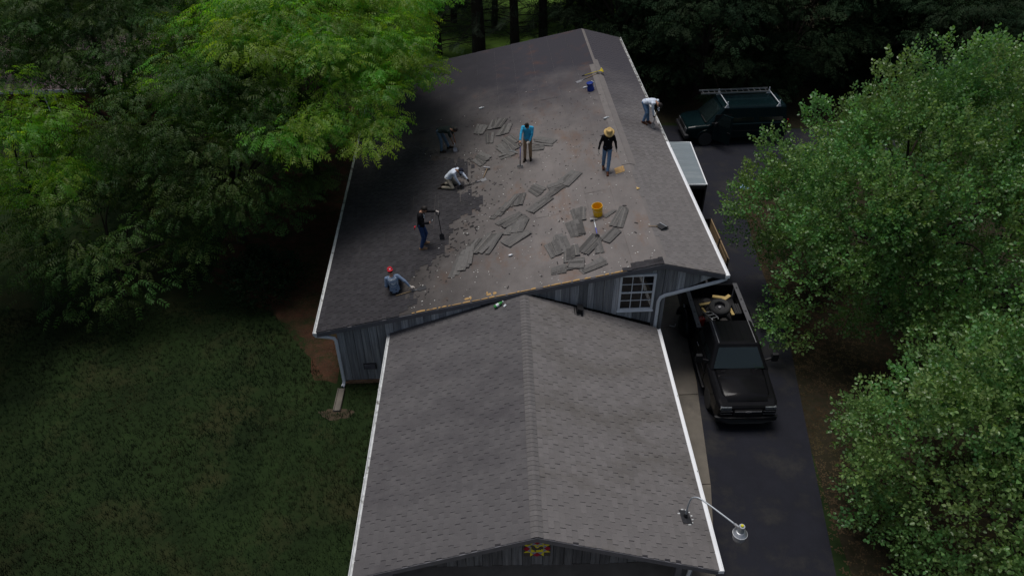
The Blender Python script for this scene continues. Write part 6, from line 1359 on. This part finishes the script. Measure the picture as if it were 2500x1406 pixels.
# ------------------------------------------------------------------ torn-off shingle strips
STRIPS = [(0,-0.97,20.42,0.85,1.3),(0,-0.82,20.28,0.84,1.3),(0,-0.68,20.15,0.84,1.3),(1,-0.32,20.51,0.89,1.28),(1,-0.19,20.48,0.89,1.28),(1,-0.05,20.45,0.89,1.27),(1,0.09,20.41,0.89,1.27),(2,0.09,19.79,0.9,1.23),(2,0.22,19.79,0.9,1.23),(2,0.36,19.79,0.9,1.23),(3,-0.55,19.32,0.85,1.5),(3,-0.34,19.26,0.85,1.5),(4,0.07,17.77,1.21,-1.16),(4,0.17,17.98,1.22,-1.16),(4,0.27,18.19,1.23,-1.17),(4,0.38,18.4,1.25,-1.17),(5,0.22,17.4,0.66,0.23),(5,0.19,17.63,0.66,0.23),(6,0.46,18.73,0.71,-1.08),(6,0.57,18.83,0.71,-1.09),(7,1.65,17.77,0.98,-0.75),(7,1.72,17.94,0.99,-0.75),(7,1.8,18.1,0.99,-0.76),(8,1.44,17.47,0.34,-0.22),(8,1.47,17.65,0.34,-0.23),(9,-0.99,17.41,0.74,-1.03),(9,-0.89,17.55,0.75,-1.04),(9,-0.8,17.7,0.75,-1.04),(9,-0.7,17.85,0.75,-1.04),(10,-0.28,13.38,0.83,0.92),(10,-0.13,13.55,0.84,0.92),(10,0.02,13.73,0.85,0.92),(10,0.17,13.91,0.85,0.92),(11,0.26,13.99,0.8,1.3),(11,0.42,13.98,0.8,1.3),(11,0.59,13.97,0.8,1.3),(12,0.04,12.87,0.93,0.56),(12,0.14,12.74,0.93,0.56),(12,0.23,12.61,0.92,0.56),(13,1.12,13.42,1.1,0.76),(13,1.2,13.34,1.1,0.76),(13,1.28,13.27,1.09,0.76),(14,1.48,13.82,0.96,0.72),(14,1.53,13.73,0.96,0.72),(15,0.07,12.27,0.78,1.15),(15,0.22,12.27,0.78,1.14),(15,0.37,12.26,0.79,1.14),(15,0.52,12.26,0.79,1.14),(16,0.11,11.73,0.97,0.6),(16,0.18,11.64,0.97,0.6),(16,0.26,11.56,0.97,0.6),(16,0.33,11.47,0.96,0.6),(17,1.07,14.27,0.67,-0.91),(17,1.15,14.39,0.67,-0.91),(17,1.24,14.52,0.68,-0.92),(18,1.94,14.13,0.76,0.28),(18,1.94,14.32,0.76,0.28),(18,1.93,14.51,0.77,0.28),(19,2.14,14.51,1.01,0.82),(19,2.21,14.34,1.0,0.81),(20,2.3,14.86,0.97,0.78),(20,2.4,14.74,0.97,0.78),(20,2.5,14.62,0.96,0.77),(21,-1.05,11.74,1.14,0.96),(21,-0.92,11.68,1.14,0.96),(21,-0.78,11.62,1.14,0.96),(21,-0.65,11.56,1.14,0.95),(21,-0.52,11.5,1.14,0.95),(22,-1.83,10.67,1.2,1.33),(22,-1.7,10.79,1.21,1.33),(22,-1.57,10.91,1.22,1.32),(22,-1.44,11.03,1.23,1.32),(22,-1.31,11.15,1.24,1.32),(23,-1.37,11.57,0.82,1.02),(23,-1.27,11.6,0.82,1.02),(23,-1.16,11.62,0.83,1.02),(24,2.26,12.2,0.77,-1.59),(24,2.36,12.2,0.77,-1.59),(24,2.47,12.21,0.77,-1.59),(24,2.57,12.21,0.77,-1.6),(25,2.07,11.41,0.87,-1.45),(25,2.18,11.41,0.87,-1.45),(25,2.29,11.42,0.87,-1.45),(25,2.39,11.42,0.87,-1.45),(26,3.67,11.66,1.12,1.23),(26,3.74,11.56,1.12,1.23),(26,3.82,11.45,1.11,1.23),(27,2.54,10.46,0.99,0.93),(27,2.6,10.33,0.98,0.93),(27,2.66,10.21,0.98,0.93),(28,3.24,10.78,0.7,0.77),(28,3.29,10.67,0.7,0.77),(28,3.33,10.56,0.69,0.76),(29,1.47,10.66,1.05,-1.58),(29,1.65,10.73,1.06,-1.59),(30,1.71,10.73,0.84,-1.64),(30,1.82,10.69,0.84,-1.64),(31,1.78,9.96,0.62,-1.61),(31,1.88,10.03,0.62,-1.61),(31,1.99,10.1,0.63,-1.62),(31,2.09,10.17,0.63,-1.62),(32,2.78,10.09,0.62,-1.64),(32,2.89,10.1,0.62,-1.65),(33,2.51,9.24,0.89,0.41),(33,2.57,9.12,0.88,0.41),(34,2.07,9.72,0.51,-0.29),(34,2.05,9.6,0.5,-0.29),(34,2.04,9.47,0.5,-0.28),(34,2.02,9.34,0.5,-0.28),(35,1.67,9.49,0.25,-0.15),(35,1.67,9.3,0.25,-0.15),(36,3.45,11.9,0.39,0.56),(37,1.25,10.44,0.79,-1.45),(37,1.38,10.49,0.79,-1.45),(37,1.51,10.54,0.8,-1.46),(38,1.45,9.25,0.42,0.05),(38,1.47,9.41,0.42,0.05)]
ROWS = ['far fan left of the person in blue', 'tight row farthest up the roof', 'far row just left of the blue shirt', 'pair below the far fan',
 'thick heap left of the upright scraper', 'lower edge of the heap beside the person in blue', 'upper edge of the heap beside the person in blue', 'heap behind the legs of the person in blue', 'low end of the heap right of the person in blue', 'stacked heap beyond the hammer',
 'lower left end of the long middle pile', 'left shoulder of the long middle pile', 'lower left flank of the long middle pile', 'centre of the long diagonal pile', 'lower edge of the long diagonal pile', 'row lying below the long diagonal pile', 'lowest row below the long diagonal pile', 'crosswise layer on the long pile', 'upper edge of the long pile', 'upper right row of the long pile', 'upper right tip of the long pile',
 'fanned right end of the pile above the drink can', 'lower left end of the pile above the drink can', 'middle of the pile above the drink can',
 'row just left of the yellow bucket', 'row left of the lying scraper', 'row right of the yellow bucket', 'row at the foot of the lying scraper', 'row right of the lying scraper handle', 'left flank of the bucket pile', 'left middle of the bucket pile', 'lower left row of the bucket pile', 'short pair below the scraper grip', 'pair nearest the eave below the bucket', 'level row at the bottom of the bucket pile', 'lowest corner of the bucket pile', 'spot touching the yellow bucket', 'slanting row at the left of the bucket pile', 'level pair above the eave']
GRP = lambda r: 'torn shingle strips in the far piles' if r < 10 else 'torn shingle strips in the long middle pile' if r < 21 else 'torn shingle strips in the left pile' if r < 24 else 'torn shingle strips by the yellow bucket'
ORD = ['leftmost', 'second', 'third', 'fourth', 'fifth']
def strip_label(r, i, n):
    if n == 1: return 'torn shingle strip at the '+ROWS[r]
    if n == 2: return ('left' if i == 0 else 'right')+' torn strip of two, '+ROWS[r]
    return (ORD[i]+(' from left' if 0 < i < n-1 else '') if i < n-1 else 'rightmost')+' torn strip, '+ROWS[r]
def strip_mesh(i, seed):
    rg = random.Random(seed); mb = MB(); Wd = .30; nx = 7; lift = [rg.uniform(0, .010) for _ in range(nx)]; curl = rg.uniform(.006, .035)*rg.choice((1, 1, -.2))
    tintv = rg.random(); lf = lambda t, s: .006+abs(curl)*(t-.5)**2*2.5*(1 if s > 0 else .6)+lift[min(nx-1, int(t*(nx-1)))]
    top = []; bot = []
    for k in range(nx):
        t = k/(nx-1); x = t-.5
        ye = -Wd/2+rg.uniform(-.006, .006); yt_ = Wd/2+rg.uniform(-.012, .012)
        for y, s in ((ye, -1), (-.02, -.4), (yt_, 1)): top.append((x, y, lf(t, s)+.009)); bot.append((x, y, lf(t, s)))
    s0, s1 = rg.uniform(-.10, .10), rg.uniform(-.10, .10)
    top = [(x+(s0 if x < 0 else s1)*y*abs(x)*2, y+.03*math.sin(x*2.2)*(seed % 3-1), z) for x, y, z in top]; bot = [(x+(s0 if x < 0 else s1)*y*abs(x)*2, y+.03*math.sin(x*2.2)*(seed % 3-1), z) for x, y, z in bot]
    n = len(top); fs = []
    for k in range(nx-1):
        for j in range(2):
            a = k*3+j; b = a+3; fs += [(a, b, b+1, a+1), (n+a, n+a+1, n+b+1, n+b)]
        for j, q in ((0, 1), (2, -1)): a = k*3+j; b = a+3; fs.append((a, n+a, n+b, b) if q > 0 else (a, b, n+b, n+a))
    for k in (0, nx-1):
        for j in range(2): a = k*3+j; fs.append((a, a+1, n+a+1, n+a))
    mb.add(top+bot, fs, 0, tintv); d_ = rg.choice((-.35, -.2, .25, .4)); mb.t = [min(1, max(0, tintv+(d_ if q[0] % 3 == 1 and q[1] % 3 == 1 else 0))) for q in fs]
    if rg.random() < .62:        # the paler line where the strip had been sealed
        yl = rg.choice((-.012, .03, -.05)); ln = []
        for k in range(nx): t = k/(nx-1); z = lf(t, -.4)+.0115+.003; yy = yl+.03*math.sin((t-.5)*2.2)*(seed % 3-1); ln += [((t-.5)*.96, yy-.006, z), ((t-.5)*.96, yy+.006, z)]
        mb.add(ln, [(2*k, 2*k+2, 2*k+3, 2*k+1) for k in range(nx-1)], 1, .5)
    for k in range(rg.randint(1, 3)):  # tab slots
        x = -.5+(k+1)*.31+rg.uniform(-.02, .02); z = lf(x+.5, -1)+.013; mb.add([(x-.006, -Wd/2, z), (x+.006, -Wd/2, z), (x+.006, -.03, z+.002), (x-.006, -.03, z+.002)], [(0, 1, 2, 3)], 2, .5)
    return mb.mesh('shingle_strip', [M['shingle_torn'], M['seal_line'], M['darkchip']])
SM = [strip_mesh(i, 100+i) for i in range(24)]
rank = {}
for r in set(q[0] for q in STRIPS):
    ids = sorted([k for k, q in enumerate(STRIPS) if q[0] == r], key=lambda k: STRIPS[k][1])
    for i, k in enumerate(ids): rank[k] = (i, len(ids))
cntp = {}
for idx, (k, x, y, L, a) in enumerate(STRIPS):
    i = cntp.get(k, 0); cntp[k] = i+1
    o = bpy.data.objects.new('shingle_strip', random.choice(SM)); COL.objects.link(o)
    n_ = roof_n(x); d = Vector((math.cos(a), math.sin(a), 0)); d = (d-n_*d.dot(n_)).normalized(); sd = n_.cross(d)
    Rm = Matrix((d, sd, n_)).transposed(); Rm = Rm @ Matrix.Rotation(random.uniform(-.13, .13), 3, 'Z') @ Matrix.Rotation(random.uniform(-.03, .03), 3, 'X') @ Matrix.Rotation(random.uniform(-.025, .025), 3, 'Y')
    o.rotation_euler = Rm.to_euler(); o.location = at_roof(x, y, .008+.009*(i % 5)); o.scale = (max(.5, L*random.uniform(.92, 1.08)), random.choice((.42, .55, .7, .8, .95)), .6)
    tag(o, strip_label(k, *rank[idx]), 'shingles', GRP(k))
# loose flakes: white nail caps and dark slivers, too many to count
chips = MB(); dark = MB()
def flake(mb, x, y, r, h, rect=False):
    n_ = roof_n(x); k = 4; a0 = random.uniform(0, 6); pts = []
    ex = random.uniform(1.5, 4.5) if rect else random.uniform(.8, 1.5)
    t1 = Vector((math.cos(a0), math.sin(a0), 0)); t1 = (t1-n_*t1.dot(n_)).normalized(); t2 = n_.cross(t1); c = at_roof(x, y, .004)
    q = [c+t1*r*ex*sx*random.uniform(.7, 1.2)+t2*r*sy*random.uniform(.6, 1.2) for sx, sy in ((-1, -1), (1, -1), (1, 1), (-1, 1))]
    mb.add(q+[p+n_*h for p in q], [(4, 5, 6, 7), (0, 1, 5, 4), (1, 2, 6, 5), (2, 3, 7, 6), (3, 0, 4, 7)])
for _ in range(340):
    x, y = random.uniform(-3.4, 4.6), 8.75+abs(random.gauss(0, 5.5))
    if y < 24 and x > xb(y)-.3: flake(chips, x, y, random.uniform(.008, .017), .006)
for _ in range(430):
    x, y = random.uniform(-2.8, 4.5), random.choice((random.uniform(8.9, 24), random.gauss(16, 3), random.gauss(18, 2)))
    if 8.8 < y < 26 and x > xb(y)-.2: flake(dark, x, y, random.uniform(.004, .011), .008, True)
for _ in range(300):
    y = random.uniform(8.8, 22); flake(dark, xb(y)+random.gauss(0, .4), y, random.uniform(.007, .022), .010, True)
tag(chips.build('nail_caps', M['whitechip']), kind='stuff', label='white nail caps strewn over the stripped roof', cat='debris')
for _ in range(90):
    x, y = random.uniform(-2.4, 4.3), random.uniform(8.9, 22)
    if x > xb(y): flake(dark, x, y, random.uniform(.009, .022), .006, True)
for _ in range(50):
    y = random.uniform(9, 21); x = xb(y)+abs(random.gauss(0, .5)); flake(dark, x, y, random.uniform(.010, .028), .006, True)
tag(dark.build('shingle_slivers', M['darkchip']), kind='stuff', label='dark shingle slivers strewn over the stripped roof', cat='debris')

# ------------------------------------------------------------------ grass and leaf litter
def blades(name, m, n, region, h, wd, lean=.5, flat=False, seed=5):
    rg = np.random.default_rng(seed); v = []; q = []
    for k in range(3):
        a = k*2.09+.3; b = np.array([math.cos(a)*.02, math.sin(a)*.02, 0]); d = np.array([math.cos(a)*lean, math.sin(a)*lean, 1.]) if not flat else np.array([math.cos(a), math.sin(a), .12]); d /= np.linalg.norm(d)
        s = np.array([-math.sin(a), math.cos(a), 0])*wd*.5; o = len(v); v += [b-s, b+s, b+d*h+s*.3, b+d*h-s*.3]; q.append((o, o+1, o+2, o+3))
    P = []
    while len(P) < n:
        x, y = rg.uniform(region[0], region[1]), rg.uniform(region[2], region[3])
        if region[4](x, y): P.append((x, y, 0.004))
    P = np.array(P); th = rg.uniform(0, 2*PI, n)
    me = instanced(name, m, np.array(v), np.array(q), P, np.stack([np.cos(th), np.sin(th), np.zeros(n)], 1), np.zeros(n), rg.uniform(.6, 1.4, n), np.clip(np.array([mnoise.noise(Vector((x*.28, y*.28, 0))) for x, y, z in P])*1.1+.5+rg.normal(0, .12, n), 0, 1), np.clip(np.array([mnoise.noise(Vector((x*.5, y*.5, 7))) for x, y, z in P])*.9+.5, 0, 1))
    o = link(name, me); return tag(o, kind='stuff')
M['blade'] = mat('grass_blade', (0.026, 0.042, 0.014), (0.016, 0.026, 0.010), scale=.7, rough=.8, tint=.5, hue=.05, spec=.15)
M['litter'] = mat('dead_leaf', (0.06, 0.040, 0.022), (0.035, 0.026, 0.016), scale=2, rough=1, tint=.5, hue=.03, spec=.05)
tag(blades('grass', M['blade'], 32000, (-24, -4.3, -1.5, 13.5, lambda x, y: x < -4.6 and not (y > 8.7 and x > -6.2-(y-8.7)*.7) and not (-6.1 < x < -5.6 and 7.4 < y < 8.5)), .062, .025), label='short dark grass of the lawn left of the garage', cat='grass')
tag(blades('leaf_litter', M['litter'], 6200, (7.0, 13.5, -3, 22, lambda x, y: x > 8.35+max(0, y-1)*.15 or (RNG.random() < .22 and x > 7.2+max(0, y-1)*.15)), .05, .045, flat=True, seed=6), label='dead leaves under the pear trees beside the driveway', cat='leaves')
tag(blades('bare_litter', M['litter'], 2600, (-9.5, -5.9, 9, 20, lambda x, y: x > -6.2-(y-8.7)*.7 and x < -6.2), .05, .04, flat=True, seed=8), label='dead leaves on the red dirt along the barn', cat='leaves')
